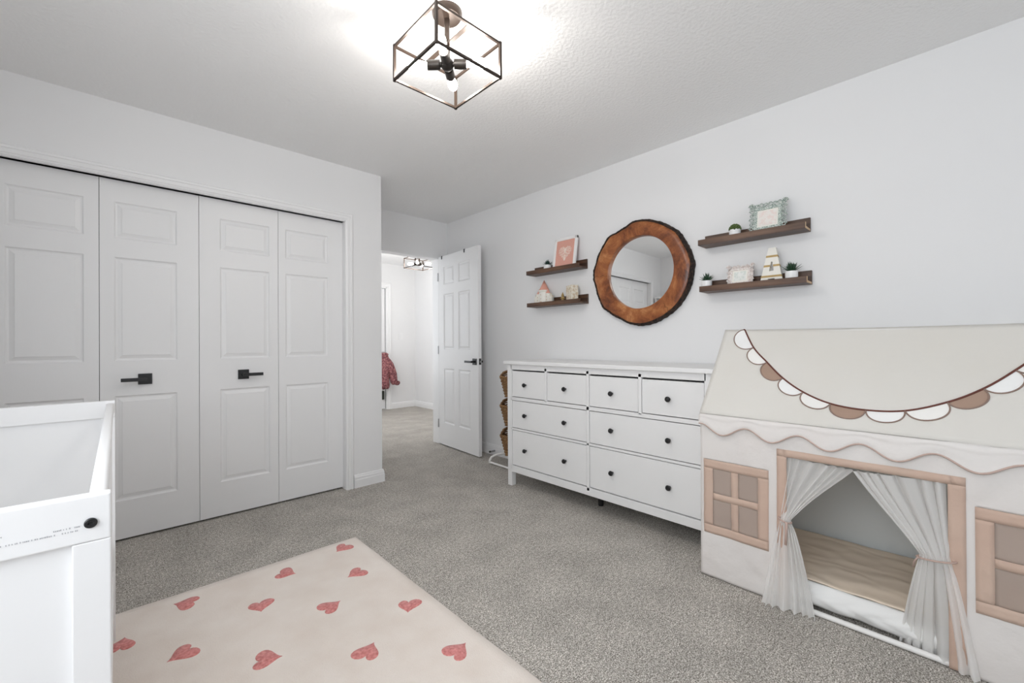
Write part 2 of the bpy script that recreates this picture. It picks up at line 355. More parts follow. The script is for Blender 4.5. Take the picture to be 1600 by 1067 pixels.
# baseboards (profile swept along a path in plan)
BP = [(0, 0), (.015, 0), (.015, .060), (.0125, .064), (.0125, .080), (.009, .088), (.009, .094), (.004, .100), (0, .100)]
def sweep_plan(name, path, side, label):
    bm = bmn(); path = [Vector((*p, 0)) for p in path]; rings = []
    for i, p in enumerate(path):
        d0 = (path[i]-path[i-1]).normalized() if i > 0 else None; d1 = (path[i+1]-path[i]).normalized() if i < len(path)-1 else None
        n0 = Vector((-d0.y, d0.x, 0))*side if d0 else None; n1 = Vector((-d1.y, d1.x, 0))*side if d1 else None
        if n0 and n1: n = (n0+n1); n = n/(n.dot(n0))
        else: n = n0 or n1
        rings.append([bm.verts.new(p + n*a + Vector((0, 0, b))) for a, b in BP])
    for a, b in zip(rings, rings[1:]):
        for k in range(len(BP)-1): bm.faces.new((a[k], a[k+1], b[k+1], b[k]))
    bm.faces.new(rings[0]); bm.faces.new(rings[-1][::-1])
    o = struct(name, bm, 'trim', label); return o
sweep_plan('baseboard_right', [(XR, YK), (XR, YB)], 1, 'white baseboard along the dresser wall')
sweep_plan('baseboard_closet', [(cx1+.045, YC), (XC, YC), (XC, YB), (dx0-.06, YB)], -1, 'white baseboard turning the closet wall corner')
sweep_plan('baseboard_left', [(XL, YC), (XL, YK)], 1, 'white baseboard along the left wall')
sweep_plan('baseboard_hall', [(ox1+.07, YH), (XH, YH), (XH, YB+T)], -1, 'white baseboard along the hall walls')
# casings: profile (outward offset, proudness) swept up, across and down
CP = [(0, 0), (0, .010), (.010, .013), (.014, .016), (.036, .013), (.040, .017), (.052, .017), (.058, .010), (.060, 0)]
def casing(name, x0, x1, zt, y, ny, width=1.0, label=None):
    bm = bmn(); rings = []
    for (x, z, ox, oz) in ((x0, 0, -1, 0), (x0, zt, -1, 1), (x1, zt, 1, 1), (x1, 0, 1, 0)):
        rings.append([bm.verts.new((x+ox*a*width, y+ny*b, z+oz*a*width)) for a, b in CP])
    for a, b in zip(rings, rings[1:]):
        for k in range(len(CP)-1): bm.faces.new((a[k], a[k+1], b[k+1], b[k]))
    return struct(name, bm, 'trim', label)
casing('trim_1', cx0+.012, cx1-.012, cz1-.010, YC, -1, 0.92, 'moulded white casing around the closet opening')
casing('trim_2', dx0, dx1, dz1, YB+T, 1, 1, 'white casing on the hall side of the bedroom doorway')
casing('trim_3', ox0, ox1, oz1, YH, -1, 1.25, 'white casing around the far hall door')
# jambs
def jamb(name, x0, x1, zt, y0, y1, label):
    bm = bmn(); t = .014
    box(bm, (x0, y0, 0), (x0+t, y1, zt)); box(bm, (x1-t, y0, 0), (x1, y1, zt)); box(bm, (x0, y0, zt-t), (x1, y1, zt))
    return struct(name, bm, 'trim', label)
jamb('trim_4', cx0, cx1, cz1, YC-.003, YC+T, 'white jamb lining of the closet opening')
jamb('trim_5', dx0, dx1, dz1, YB-.004, YB+T+.004, 'white jamb lining of the bedroom doorway')
jamb('trim_6', ox0, ox1, oz1, YH-.003, YH+T, 'white jamb lining of the far hall door')

# ------------------------------------------------------------------ panel doors
def leaf(parent, x0, w, h, t, rects, name='leaf', z0=0.0):
    """moulded slab in the parent's frame: front face y=0 looking to -y, raised panels as children."""
    xs = sorted({x0, x0+w, *[r[0] for r in rects], *[r[1] for r in rects]}); zs = sorted({z0, z0+h, *[r[2] for r in rects], *[r[3] for r in rects]})
    bm = bmn()
    hole = lambda x, z: any(r[0] < x < r[1] and r[2] < z < r[3] for r in rects)
    grid(bm, lambda u, v: (u, 0, v), xs, zs, hole); grid(bm, lambda u, v: (u, t, v), xs, zs, hole)
    for a, b in (((x0, z0), (x0+w, z0)), ((x0+w, z0), (x0+w, z0+h)), ((x0+w, z0+h), (x0, z0+h)), ((x0, z0+h), (x0, z0))):
        bm.faces.new([bm.verts.new(p) for p in ((a[0], 0, a[1]), (b[0], 0, b[1]), (b[0], t, b[1]), (a[0], t, a[1]))])
    bmesh.ops.remove_doubles(bm, verts=bm.verts, dist=1e-5)
    lf = obj(name, bm, 'door', parent, world=False)
    for (a, b, c_, d) in rects:
        bm = bmn()
        for s, yb in ((1, 0), (-1, t)):
            rr = []
            for ins, dep in ((0, 0), (.007, .007), (.014, .0085), (.030, .0035), (.034, .0015)):
                y = yb+s*dep; rr.append([bm.verts.new(p) for p in ((a+ins, y, c_+ins), (b-ins, y, c_+ins), (b-ins, y, d-ins), (a+ins, y, d-ins))])
            for p, q in zip(rr, rr[1:]):
                for k in range(4): bm.faces.new((p[k], p[(k+1) % 4], q[(k+1) % 4], q[k]))
            bm.faces.new(rr[-1])
        obj('raised_panel', bm, 'door', lf, world=False)
    return lf
def handle(parent, x, z, side, y=0.0, plate=.031, L=.105):
    """square rose and flat lever; side = direction the lever points along local x"""
    bm = bmn(); box(bm, (x-plate, y-.009, z-plate), (x+plate, y, z+plate), .0015); h = obj('handle', bm, 'black', parent, world=False); h['label'] = 'matt black square door handle'
    bm = bmn(); tube(bm, [(x, y-.009, z), (x, y-.048, z)], .010, 12); obj('neck', bm, 'black', h, world=False, smooth=True)
    bm = bmn(); box(bm, (x-side*.012, y-.056, z-.010), (x+side*L, y-.044, z+.010), .002); obj('lever', bm, 'black', h, world=False)
    return h
PZ = [(1.707, 1.913), (1.015, 1.601), (0.226, 0.819)]
YD = 3.262; LW = 0.4465
def bifold(name, xa, label, hx, side):
    t = thing(name, label, None, (xa, YD, 0.012), 0, kind='structure')
    for k in range(2):
        a = k*(LW); narrow = (a+.078, a+LW-.078)
        if name == 'door_3' and k == 0: narrow = (a+.108, a+LW-.055)
        if name == 'door_3' and k == 1: narrow = (a+.046, a+LW-.110)
        if name == 'door_2' and k == 1: narrow = (a+.060, a+LW-.108)
        if name == 'door_2' and k == 0: narrow = (a+.108, a+LW-.060)
        leaf(t, a+.0012, LW-.0024, 2.022, .033, [(narrow[0], narrow[1], z0-.012, z1-.012) for z0, z1 in PZ])
    handle(t, hx-xa, .897, side)
    return t
bifold('door_2', 0.406-2*LW, 'left pair of white folding closet doors, lever pointing left', 0.150, -1)
bifold('door_3', 0.406, 'right pair of white folding closet doors, lever pointing right', 0.642, 1)
bm = bmn(); box(bm, (cx0+.014, YC+.02, 2.0385), (cx1-.014, YC+.1, cz1-.014)); struct('closet_gap_shade', bm, 'dark', 'black strip for the shade in the gap over the closet doors')  # black strip painted in for the dark closet interior above the doors

# open bedroom door, hinged at the far right of the doorway
hx, hy = 2.630, 3.952; fx, fy = 2.5755, 3.192
ang = math.atan2(fy-hy, fx-hx)                 # local +x runs from hinge to free edge
t1 = thing('door_1', 'white six-panel bedroom door standing open against the dresser wall', None, (hx, hy, .012), ang, kind='structure')
# local -y after this rotation looks toward -x (into the room): local +y is +x side
LD = math.hypot(fx-hx, fy-hy)
cols = [(.108, .298), (.392, .600)]
cols = [(.110, .318), (.405, .620)]
rects = [(a, b, z0-.012, z1-.012) for a, b in cols for z0, z1 in ((1.737, 1.932), (1.04, 1.633), (.248, .835))]
# build with front (y=0) facing local -y; door body on +y
L1 = leaf(t1, 0, LD, 2.036, .035, rects)
handle(t1, .700, .912, -1)
bm = bmn(); box(bm, (.668, .035, .881), (.732, .044, .943), .0015); h = obj('handle', bm, 'black', t1, world=False); h['label'] = 'matt black handle on the wall side of the door'
bm = bmn(); tube(bm, [(.700, .044, .912), (.700, .080, .912)], .010, 10); obj('neck', bm, 'black', h, world=False)
bm = bmn(); box(bm, (.712, .076, .902), (.600, .088, .922), .002); obj('lever', bm, 'black', h, world=False)
bm = bmn(); box(bm, (LD, .006, .885), (LD+.002, .029, .945)); o = obj('latch_plate', bm, 'black', t1, world=False)
bm = bmn(); box(bm, (LD+.002, .012, .905), (LD+.011, .023, .922), .002); obj('latch_bolt', bm, 'steel', o, world=False)
for z in (.22, 1.02, 1.82):
    bm = bmn(); tube(bm, [(-.006, -.004, z-.045), (-.006, -.004, z+.045)], .006, 10); obj('hinge', bm, 'steel', t1, world=False)
for i, hk in enumerate((.075, .520)):
    o = bmn(); box(o, (hk-.008, -.004, 2.005), (hk+.008, -.001, 2.039)); box(o, (hk-.008, -.004, 2.0365), (hk+.008, .039, 2.040)); box(o, (hk-.008, .036, 2.0), (hk+.008, .039, 2.04))
    o = obj('over_door_hook', o, 'black', None, world=True); o.matrix_world = ROOTM[t1.name]
    tag(o, ['small black strap hooked over the door top nearest its hinges', 'small black strap hooked over the door top near the middle'][i], 'hook', 'hooks over the door top')

# far hall door, closed, and its knob
t = thing('door_4', 'white door at the far end of the hall behind the pink jacket', None, (ox0+.016, YH+.035, .012), kind='structure')
leaf(t, 0, ox1-ox0-.032-.004, 2.018, .035, [(a, b, z0, z1) for a, b in ((.11, .33), (.42, .63)) for z0, z1 in ((1.737, 1.932), (1.04, 1.633), (.248, .835))])
bm = bmn(); lathe(bm, [(.030, 0), (.030, .006), (.012, .010), (.012, .035), (.026, .045), (.030, .058), (.022, .070), (0, .073)], (.688, 0, .93), (0, -1, 0), 16); obj('knob', bm, 'steel', t, world=False, smooth=True)
bm = bmn(); box(bm, (ox1-.0165, YH+.03, .012), (ox1-.0145, YH+.036, 2.03)); struct('trim_8', bm, 'dark', 'dark gap along the edge of the far hall door')

# jacket and bag hanging on that door
t = thing('jacket', "child's pink patterned quilted jacket hanging by the far hall door", 'jacket', (3.33, 6.53, .36))
def loft(bm, rings, n=18):
    RR = []
    for (cx, cy, cz, rx, ry) in rings:
        RR.append([bm.verts.new((cx+math.cos(2*PI*k/n)*rx*(1+.09*math.sin(5*k+cz*40)), cy+math.sin(2*PI*k/n)*ry*(1+.12*math.sin(3*k+cz*55)), cz+.008*math.sin(k*2.3))) for k in range(n)])
    for a, b in zip(RR, RR[1:]):
        for k in range(n): bm.faces.new((a[k], a[(k+1) % n], b[(k+1) % n], b[k]))
    bm.faces.new(RR[0]); bm.faces.new(RR[-1])
bm = bmn(); loft(bm, [(3.27, 6.54, z, rx, ry) for z, rx, ry in ((.925, .035, .03), (.90, .075, .045), (.85, .105, .06), (.78, .112, .065), (.70, .10, .07), (.60, .098, .075), (.50, .10, .07), (.42, .10, .065), (.365, .095, .055), (.36, .06, .03))])
obj('body', bm, 'jacket', t, smooth='all')
bm = bmn(); loft(bm, [(3.29, 6.53, .885, .03, .035), (3.33, 6.52, .84, .055, .045), (3.365, 6.515, .77, .066, .05), (3.395, 6.51, .69, .070, .05), (3.42, 6.51, .60, .068, .048), (3.435, 6.51, .52, .066, .045), (3.45, 6.51, .46, .060, .045), (3.46, 6.51, .425, .045, .03)])
obj('sleeve', bm, 'jacket', t, smooth='all')
bm = bmn(); loft(bm, [(3.475, 6.51, .475, .03, .03), (3.505, 6.51, .468, .038, .035), (3.515, 6.51, .44, .036, .034), (3.495, 6.51, .412, .025, .025)]); obj('cuff', bm, 'jacket', t, smooth='all')
bm = bmn(); loft(bm, [(3.29, 6.54, .90, .06, .04), (3.29, 6.535, .925, .065, .045), (3.28, 6.54, .948, .045, .035), (3.27, 6.54, .95, .02, .02)]); obj('collar', bm, 'jacket', t, smooth='all')
bm = bmn(); tube(bm, [(3.31, 6.60, .945), (3.31, 6.585, .955), (3.30, 6.56, .945)], .003, 6); obj('hanging_loop', bm, 'jacket', t)
t = thing('cloth_bag', 'small dark cloth bag under the pink jacket in the hall', 'bag', (3.30, 6.56, .17))
bm = bmn(); box(bm, (3.262, 6.636, .17), (3.338, 6.676, .315), .012, 3); obj('pouch', bm, 'bag', t, smooth=True)
bm = bmn(); tube(bm, [(3.28, 6.66, .31), (3.285, 6.665, .6), (3.31, 6.665, .92), (3.315, 6.665, .6), (3.32, 6.66, .31)], .003, 6); obj('cord', bm, 'bag', t)

# light switch
t = thing('light_switch', 'white light switch plate on the far hall wall', 'light switch', (3.648, YH, 1.23))
bm = bmn(); box(bm, (3.611, YH-.006, 1.172), (3.685, YH, 1.288), .002); obj('plate', bm, 'trim', t)
bm = bmn(); box(bm, (3.632, YH-.010, 1.197), (3.664, YH-.005, 1.263), .001); obj('rocker', bm, 'ceramic', t)
# door stop
t = thing('door_stop', 'small spring door stop on the baseboard behind the open door', 'door stop', (XR-.015, 3.16, .045))
bm = bmn(); pts = [(XR-.018-.052*k/80, 3.17+.006*math.cos(k*.8), .045+.006*math.sin(k*.8)) for k in range(81)]; tube(bm, pts, .0018, 5); obj('spring', bm, 'steel', t)
bm = bmn(); tube(bm, [(XR-.070, 3.17, .045), (XR-.084, 3.17, .045)], .009, 10); obj('tip', bm, 'bag', t)
bm = bmn(); tube(bm, [(XR-.0149, 3.17, .045), (XR-.020, 3.17, .045)], .009, 10); obj('base', bm, 'steel', t)

# ------------------------------------------------------------------ ceiling lights
lx, ly = .9995, 1.4307; zb, zt_ = 2.1814, 2.318; hs = .1526
def ceiling_light():
    t = thing('ceiling_light', 'bronze open-cage ceiling light with four glowing bulbs on the bedroom ceiling', 'ceiling light', (lx, ly, H))
    bm = bmn(); lathe(bm, [(.0, 0), (.062, 0), (.062, -.014), (.054, -.026), (.020, -.030), (0, -.030)], (lx, ly, H), n=32); obj('canopy', bm, 'bronze', t, smooth=True)
    bm = bmn(); tube(bm, [(lx, ly, H-.02), (lx, ly, zt_-.05)], .011, 12); obj('stem', bm, 'bronze', t, smooth=True)
    r = .0043; c = [(lx-hs, ly-hs), (lx+hs, ly-hs), (lx+hs, ly+hs), (lx-hs, ly+hs)]
    for z in (zb, zt_):
        for i in range(4):
            a, b = c[i], c[(i+1) % 4]
            bm = bmn(); box(bm, (min(a[0], b[0])-r, min(a[1], b[1])-r, z-r), (max(a[0], b[0])+r, max(a[1], b[1])+r, z+r)); obj('cage_bar', bm, 'bronze', t)
    for a in c:
        bm = bmn(); box(bm, (a[0]-r*1.15, a[1]-r*1.15, zb-.007), (a[0]+r*1.15, a[1]+r*1.15, zt_+.007)); obj('cage_bar', bm, 'bronze', t)
    bm = bmn(); box(bm, (lx-.009, ly-hs, zt_-.002), (lx+.009, ly+hs, zt_+.002)); obj('cross_bar', bm, 'bronze', t)
    zh = 2.238
    bm = bmn(); lathe(bm, [(0, -.024), (.014, -.022), (.024, -.012), (.026, 0), (.024, .012), (.014, .022), (.009, .03), (.009, .06), (0, .06)], (lx, ly, zh), n=20); obj('hub', bm, 'socket', t, smooth=True)
    for k in range(4):
        d = Vector((math.cos(PI/4+k*PI/2), math.sin(PI/4+k*PI/2), 0)); o = Vector((lx, ly, zh))
        bm = bmn(); lathe(bm, [(.010, .018), (.010, .028), (.019, .030), (.019, .080), (.0, .080)], o, d, 18); s = obj('socket', bm, 'socket', t, smooth=True)
        bm = bmn(); lathe(bm, [(.010, .080), (.012, .090), (.017, .108), (.0205, .126), (.0205, .142), (.016, .155), (.008, .162), (0, .164)], o, d, 12); obj('bulb', bm, 'bulb', s, smooth=True)
    return t
CL = ceiling_light()
dup(CL, (3.205, 5.30, H), 0, 'second bronze cage ceiling light, glowing in the hall beyond the doorway', 'bronze cage ceiling lights'); CL['group'] = 'bronze cage ceiling lights'

# ------------------------------------------------------------------ dresser
DY0, DY1 = .880, 2.446; DX = 2.262; ZT = .96
t = thing('dresser', 'wide white eight-drawer dresser with round black knobs against the wall', 'dresser', (2.5, 1.66, 0))
bm = bmn(); box(bm, (DX-.022, DY0-.006, .940), (XR-.012, DY1+.022, .966), .004); obj('top', bm, 'laq', t)
bm = bmn()
box(bm, (DX+.012, DY0+.0008, .130), (XR-.03, DY0+.022, .938)); box(bm, (DX+.012, DY1-.022, .130), (XR-.03, DY1-.0008, .938)); box(bm, (XR-.04, DY0, .14), (XR-.03, DY1, .94)); box(bm, (DX+.03, DY0+.02, .14), (XR-.04, DY1-.02, .155))
def fr(y0, y1, z0, z1): box(bm, (DX, y0, z0), (DX+.022, y1, z1), .0012, 1)
fr(DY0, DY0+.048, .128, .94); fr(DY1-.048, DY1, .128, .94)
fr(DY0+.04, DY1-.04, .900, .94); fr(DY0+.04, DY1-.04, .110, .160)
fr(1.668, 1.688, .14, .92)
rows = [(.690, .892), (.452, .662), (.164, .434)]
fr(DY0+.04, DY1-.04, .664, .688); fr(DY0+.04, DY1-.04, .436, .450)
fr(2.036, 2.056, .68, .92); fr(1.292, 1.312, .68, .92)
obj('carcass', bm, 'laq', t)
box_ = lambda *a, **k: box(bm, *a, **k)
for (x, y) in ((DX+.001, DY0), (DX+.001, DY1-.044), (XR-.08, DY0), (XR-.08, DY1-.044)):
    bm = bmn(); box(bm, (x, y, 0), (x+.044, y+.044, .13), .002); obj('leg', bm, 'laq', t)
bm = bmn(); tube(bm, [(2.42, 1.69, 0), (2.42, 1.69, .142)], .018, 14); part_label(obj('leg', bm, 'black', t, smooth=True), 'black middle support leg')
def drawer(y0, y1, z0, z1, knobs):
    bm = bmn(); g = .0028; box(bm, (DX+.003, y0+g, z0+g), (DX+.020, y1-g, z1-g), .0015, 1); box(bm, (DX+.020, y0+.02, z0+.02), (DX+.42, y1-.02, z1-.04)); d = obj('drawer', bm, 'laq', t)
    for ky, kz in knobs:
        bm = bmn(); lathe(bm, [(.007, 0), (.006, .012), (.008, .015), (.0145, .018), (.016, .023), (.013, .029), (.006, .031), (0, .0315)], (DX+.003, ky, kz), (-1, 0, 0), 18); obj('knob', bm, 'black', d, smooth=True)
A0, A1, B0, B1 = DY0+.048, 1.668, 1.688, DY1-.048
for (a, b, k) in ((2.056, B1, 2.247), (B0, 2.036, 1.864), (1.312, A1, 1.493), (A0, 1.292, 1.122)): drawer(a, b, *rows[0], [(k, .788)])
for r_, kz in ((rows[1], .559), (rows[2], .297)):
    drawer(B0, B1, *r_, [(2.247, kz), (1.866, kz)]); drawer(A0, A1, *r_, [(1.493, kz), (1.122, kz)])

# ------------------------------------------------------------------ wicker basket stand left of the dresser
t = thing('basket_stand', 'white tube stand holding three stacked wicker baskets, left of the dresser', 'stand', (2.60, 2.72, 0))
bm = bmn(); tube(bm, [(2.515, 2.50, .018), (2.515, 2.70, .018), (2.52, 2.955, .018)], .009, 10); obj('base_rail', bm, 'pvc', t, smooth=True)
bm = bmn(); tube(bm, [(2.522, 2.972, .009), (2.524, 2.972, .035), (2.54, 2.965, .062), (2.575, 2.945, .078), (2.63, 2.92, .085), (2.70, 2.90, .085), (2.72, 2.86, .085), (2.72, 2.50, .085)], .010, 10); obj('base_rail', bm, 'pvc', t, smooth=True)
bm = bmn(); tube(bm, [(2.52, 2.50, .009), (2.54, 2.50, .06), (2.60, 2.50, .085), (2.72, 2.50, .085)], .010, 10); obj('base_rail', bm, 'pvc', t, smooth=True)
for y in (2.58, 2.76):
    bm = bmn(); tube(bm, [(2.72, y, .08), (2.72, y, .90)], .008, 10); obj('upright', bm, 'pvc', t, smooth=True)
def basket(zt, label):
    zb = zt-.195; cx, cy = 2.60, 2.685
    b = thing('wicker_basket', label, 'basket', (cx, cy, zb), 0, 'brown wicker baskets beside the dresser')
    def sq(h, off=0, ph=0, n=48):
        f = .72+.28*h; hx_, hy_ = .098*f, .135*f; pts = []
        for k in range(n):
            a = 2*PI*k/n; c_, s_ = math.cos(a), math.sin(a); q = (abs(c_)**5+abs(s_)**5)**(-1/5)
            o = .0035*math.sin(k*PI/2+ph*PI)
            tilt = h*.05
            px, py = (hx_+o)*c_*q, (hy_+o)*s_*q; ca, sa = math.cos(R(33)), math.sin(R(33))
            pts.append((cx+px*ca-py*sa, cy+px*sa+py*ca, zb+.175*h+px*.22*h))
        return pts
    bm = bmn()
    for i in range(13): tube(bm, sq(i/12, ph=i), .0068, 6, closed=True)
    w_ = obj('weave', bm, 'wicker', b, smooth='all'); w_['kind'] = 'stuff'
    bm = bmn(); tube(bm, [(p[0], p[1], p[2]+.010) for p in sq(1.02)], .010, 8, closed=True); obj('rim', bm, 'wicker', b, smooth='all')
    bm = bmn(); grid(bm, lambda u, v: (cx+u, cy+v, zb+.004), lin(-.06, .06, 2), lin(-.06, .06, 2)); obj('bottom', bm, 'wicker', b, thick=.006)
basket(.835, 'wicker basket on top of the three beside the dresser'); basket(.585, 'middle wicker basket of the three beside the dresser'); basket(.325, 'lowest wicker basket of the three beside the dresser')

# ------------------------------------------------------------------ round slab mirror
mc = Vector((0, 1.572, 1.603))
prof = [(-180, .392), (-168, .378), (-156, .380), (-143, .386), (-131, .371), (-116, .363), (-101, .374), (-86, .380), (-71, .380), (-55, .384), (-42, .389), (-33, .390), (-20, .392), (-9, .390), (3, .394), (11, .386), (25, .375), (39, .376), (55, .366), (69, .366), (83, .370), (97, .374), (108, .361), (118, .366), (130, .389), (141, .385), (151, .386), (163, .386), (172, .394), (180, .392)]
def rad(a):
    a = (a+180) % 360-180
    for (a0, r0), (a1, r1_) in zip(prof, prof[1:]):
        if a0 <= a <= a1:
            s = (a-a0)/(a1-a0); s = s*s*(3-2*s); return r0+(r1_-r0)*s-.009-.010*max(0, math.cos(R(a)))
    return .385
t = thing('round_mirror', 'large round mirror in a live-edge wood slab ring with dark bark', 'mirror', (XR, mc.y, mc.z))
MYAW, MPIT = 0.35, 0.3; NW = 240; xf = XR-.048; RI = .258
def mp_(a, r, x): return Vector((x, mc.y-math.cos(R(a))*r, mc.z+math.sin(R(a))*r))
bm = bmn(); rings = []
for (fr_, x) in ((None, XR-.012), (0, xf+.004), (.03, xf), (.35, xf-.001), (.7, xf-.001), (.95, xf+.001), (1, xf+.005), (1, XR-.01)):
    ring = []
    for k in range(NW):
        a = 360*k/NW-180; ro = rad(a)-.006; r = RI if fr_ is None else RI+(ro-RI)*fr_
        ring.append(bm.verts.new(mp_(a, r, x)))
    rings.append(ring)
for a, b in zip(rings, rings[1:]):
    for k in range(NW): bm.faces.new((a[k], a[(k+1) % NW], b[(k+1) % NW], b[k]))
obj('wood_ring', bm, 'slab', t, smooth=True)
bm = bmn(); rings = []
for j, x in enumerate((xf+.003, xf+.002, xf+.008, xf+.018, xf+.030, XR-.004, XR-.002)):
    ring = []
    for k in range(NW):
        a = 360*k/NW-180; jag = .5+.5*noise.noise(Vector((math.cos(R(a))*22, math.sin(R(a))*22, j*.35)))
        q = (-.007, .001, .004, .006, .007, .007, -.012)[j]
        ring.append(bm.verts.new(mp_(a, rad(a)+q+jag*(.010 if 0 < j < 6 else .002), x)))
    rings.append(ring)
for a, b in zip(rings, rings[1:]):
    for k in range(NW): bm.faces.new((a[k], a[(k+1) % NW], b[(k+1) % NW], b[k]))
obj('bark_edge', bm, 'bark', t, smooth='all')
bm = bmn(); rings = [[bm.verts.new(mp_(a, RI+.006, XR-.020 + math.cos(R(a))*RI*math.tan(R(MYAW)) + math.sin(R(a))*RI*math.tan(R(MPIT)))) for a in range(0, 360, 4)]]
bm.faces.new(rings[0]); g = obj('glass', bm, 'mirror', t)
# crack lines of the slab
for a, r0, r1_ in ((-181, .262, .378), (-52, .300, .372)):
    bm = bmn(); tube(bm, [mp_(a+1.2*math.sin(k*1.7), r0+(r1_-r0)*k/8, xf-.0006) for k in range(9)], .0011, 5)
    obj('crack', bm, 'bark', t)

# ------------------------------------------------------------------ picture ledges
def ledge(y0, y1, z0, label, raw_end):
    """z0 = underside; back plate 7.4 cm tall, lip 3.2 cm"""
    t = thing('wall_shelf', label, 'shelf', (XR, (y0+y1)/2, z0), 0, 'dark walnut picture ledges')
    bm = bmn(); box(bm, (XR-.014, y0, z0), (XR-.0005, y1, z0+.076), .0008, 1); obj('back_board', bm, 'walnut', t)
    bm = bmn(); box(bm, (2.663, y0, z0), (XR-.014, y1, z0+.013), .0008, 1); obj('shelf_board', bm, 'walnut', t)
    bm = bmn(); box(bm, (2.649, y0, z0), (2.663, y1, z0+.034), .0008, 1); obj('front_lip', bm, 'walnut', t)
    if raw_end:
        bm = bmn(); box(bm, (2.665, y0-.0008, z0+.001), (XR-.02, y0, z0+.0125)); box(bm, (2.6495, y0-.0008, z0+.001), (2.6625, y0, z0+.033)); part_label(obj('end_grain', bm, 'rawwood', t), 'pale unstained end grain')
    return t
ledge(.560, 1.120, 1.700, 'upper right walnut ledge shelf holding the mint ornate frame', True)
ledge(.555, 1.114, 1.413, 'lower right walnut ledge shelf holding the letter A', True)
ledge(2.045, 2.615, 1.694, 'upper left walnut ledge shelf holding the pink heart print', False)
ledge(2.038, 2.610, 1.415, 'lower left walnut ledge shelf holding the castle', False)
ZU_R, ZL_R, ZU_L, ZL_L = 1.713, 1.426, 1.707, 1.428

def pot_round(t, x, y, z, r, h):
    bm = bmn(); lathe(bm, [(r*.72, 0), (r*.80, .002), (r, h*.35), (r, h), (r*.9, h), (r*.88, h*.8), (0, h*.8)], (x, y, z), n=24); obj('pot', bm, 'ceramic', t, smooth=True)
    bm = bmn(); lathe(bm, [(r*.87, h*.81), (r*.5, h*.9), (0, h*.92)], (x, y, z), n=16); obj('soil', bm, 'soil', t, smooth=True)
def spikes(t, x, y, z, n, L, wid, m, spread=1.0, droop=.0, seed=1):
    rnd = random.Random(seed); bm = bmn()
    for i in range(n):
        a = i*2.39996+rnd.uniform(-.2, .2); q = (i+.5)/n; el = R(88-spread*70*q**.8); l = L*rnd.uniform(.8, 1.1)
        d = Vector((math.cos(a)*math.cos(el), math.sin(a)*math.cos(el), math.sin(el)))
        pts = [Vector((x, y, z))+d*l*s+Vector((0, 0, -droop*s*s*l)) for s in (0, .25, .55, .8, 1)]
        tube(bm, pts, [wid*.7, wid, wid*.8, wid*.45, wid*.06], 6, flat=.45)
    return obj('leaves', bm, m, t, smooth='all')
t = thing('potted_succulent', 'tiny dark spiky succulent in a white pot beside the pink heart print', 'plant', (2.70, 2.41, ZU_L), 0, 'small potted succulents on the ledges')
pot_round(t, 2.70, 2.410, ZU_L, .033, .056); spikes(t, 2.70, 2.410, ZU_L+.052, 30, .050, .0065, 'leafblue', seed=2)
t = thing('potted_succulent', 'mossy green round succulent in a white pot beside the mint ornate frame', 'plant', (2.70, .922, ZU_R), 0, 'small potted succulents on the ledges')
pot_round(t, 2.70, .922, ZU_R, .031, .056)
bm = bmn()
for i in range(60):
    a = i*2.4; q = (i+.5)/60; el = math.acos(1-q); p = Vector((2.70+.024*math.cos(a)*math.sin(el)*1.15, .922+.024*math.sin(a)*math.sin(el)*1.25, ZU_R+.055+.032*math.cos(el)))
    bmesh.ops.create_icosphere(bm, subdivisions=1, radius=.0065, matrix=Matrix.Translation(p))
obj('leaves', bm, 'leafgreen', t, smooth='all')
t = thing('potted_succulent', 'small dark succulent in a white pot at the mirror end of the lower right ledge', 'plant', (2.70, 1.088, ZL_R), 0, 'small potted succulents on the ledges')
pot_round(t, 2.70, 1.088, ZL_R, .030, .058); spikes(t, 2.70, 1.088, ZL_R+.054, 30, .052, .0065, 'leafdark', seed=5)
t = thing('potted_aloe', 'spreading dark green aloe in a white pot right of the letter A', 'plant', (2.695, .634, ZL_R), 0)
pot_round(t, 2.695, .634, ZL_R, .030, .060); spikes(t, 2.695, .634, ZL_R+.054, 34, .064, .0055, 'leafdark', .8, .10, seed=9)

# frames: leaning picture, local frame: y' to the viewer's right, z up, leaning back against the wall
def frame_root(name, label, y, z, lean=8):
    t = thing(name, label, 'picture frame', (2.672, y, z+.001))
    return t
def leaned(bm, y, z, lean):
    bm.transform(Matrix.Translation((2.676, y, z+.002)) @ Matrix.Rotation(R(lean), 4, 'Y'))
    return bm
# pink heart print
fy, fz, wd, hg = 2.222, ZU_L, .232, .262; LN = 9
t = thing('picture_frame', 'white frame with a cream lace heart on salmon pink, on the upper left ledge', 'picture frame', (2.68, fy, fz))
bm = bmn(); b_w = .022
for a in (((0, -wd/2, 0), (.018, wd/2, b_w)), ((0, -wd/2, hg-b_w), (.018, wd/2, hg)), ((0, -wd/2, 0), (.018, -wd/2+b_w, hg)), ((0, wd/2-b_w, 0), (.018, wd/2, hg))): box(bm, *a, bev=.001, seg=1)
obj('frame', leaned(bm, fy, fz, LN), 'frame_white', t)
bm = bmn(); box(bm, (.006, -wd/2+b_w, b_w), (.016, wd/2-b_w, hg-b_w)); pr = obj('print', leaned(bm, fy, fz, LN), 'pinkprint', t)
bm = bmn()
def hpt(a, s): return (s*16*math.sin(a)**3/16, s*(13*math.cos(a)-5*math.cos(2*a)-2*math.cos(3*a)-math.cos(4*a))/16)
rnd = random.Random(3)
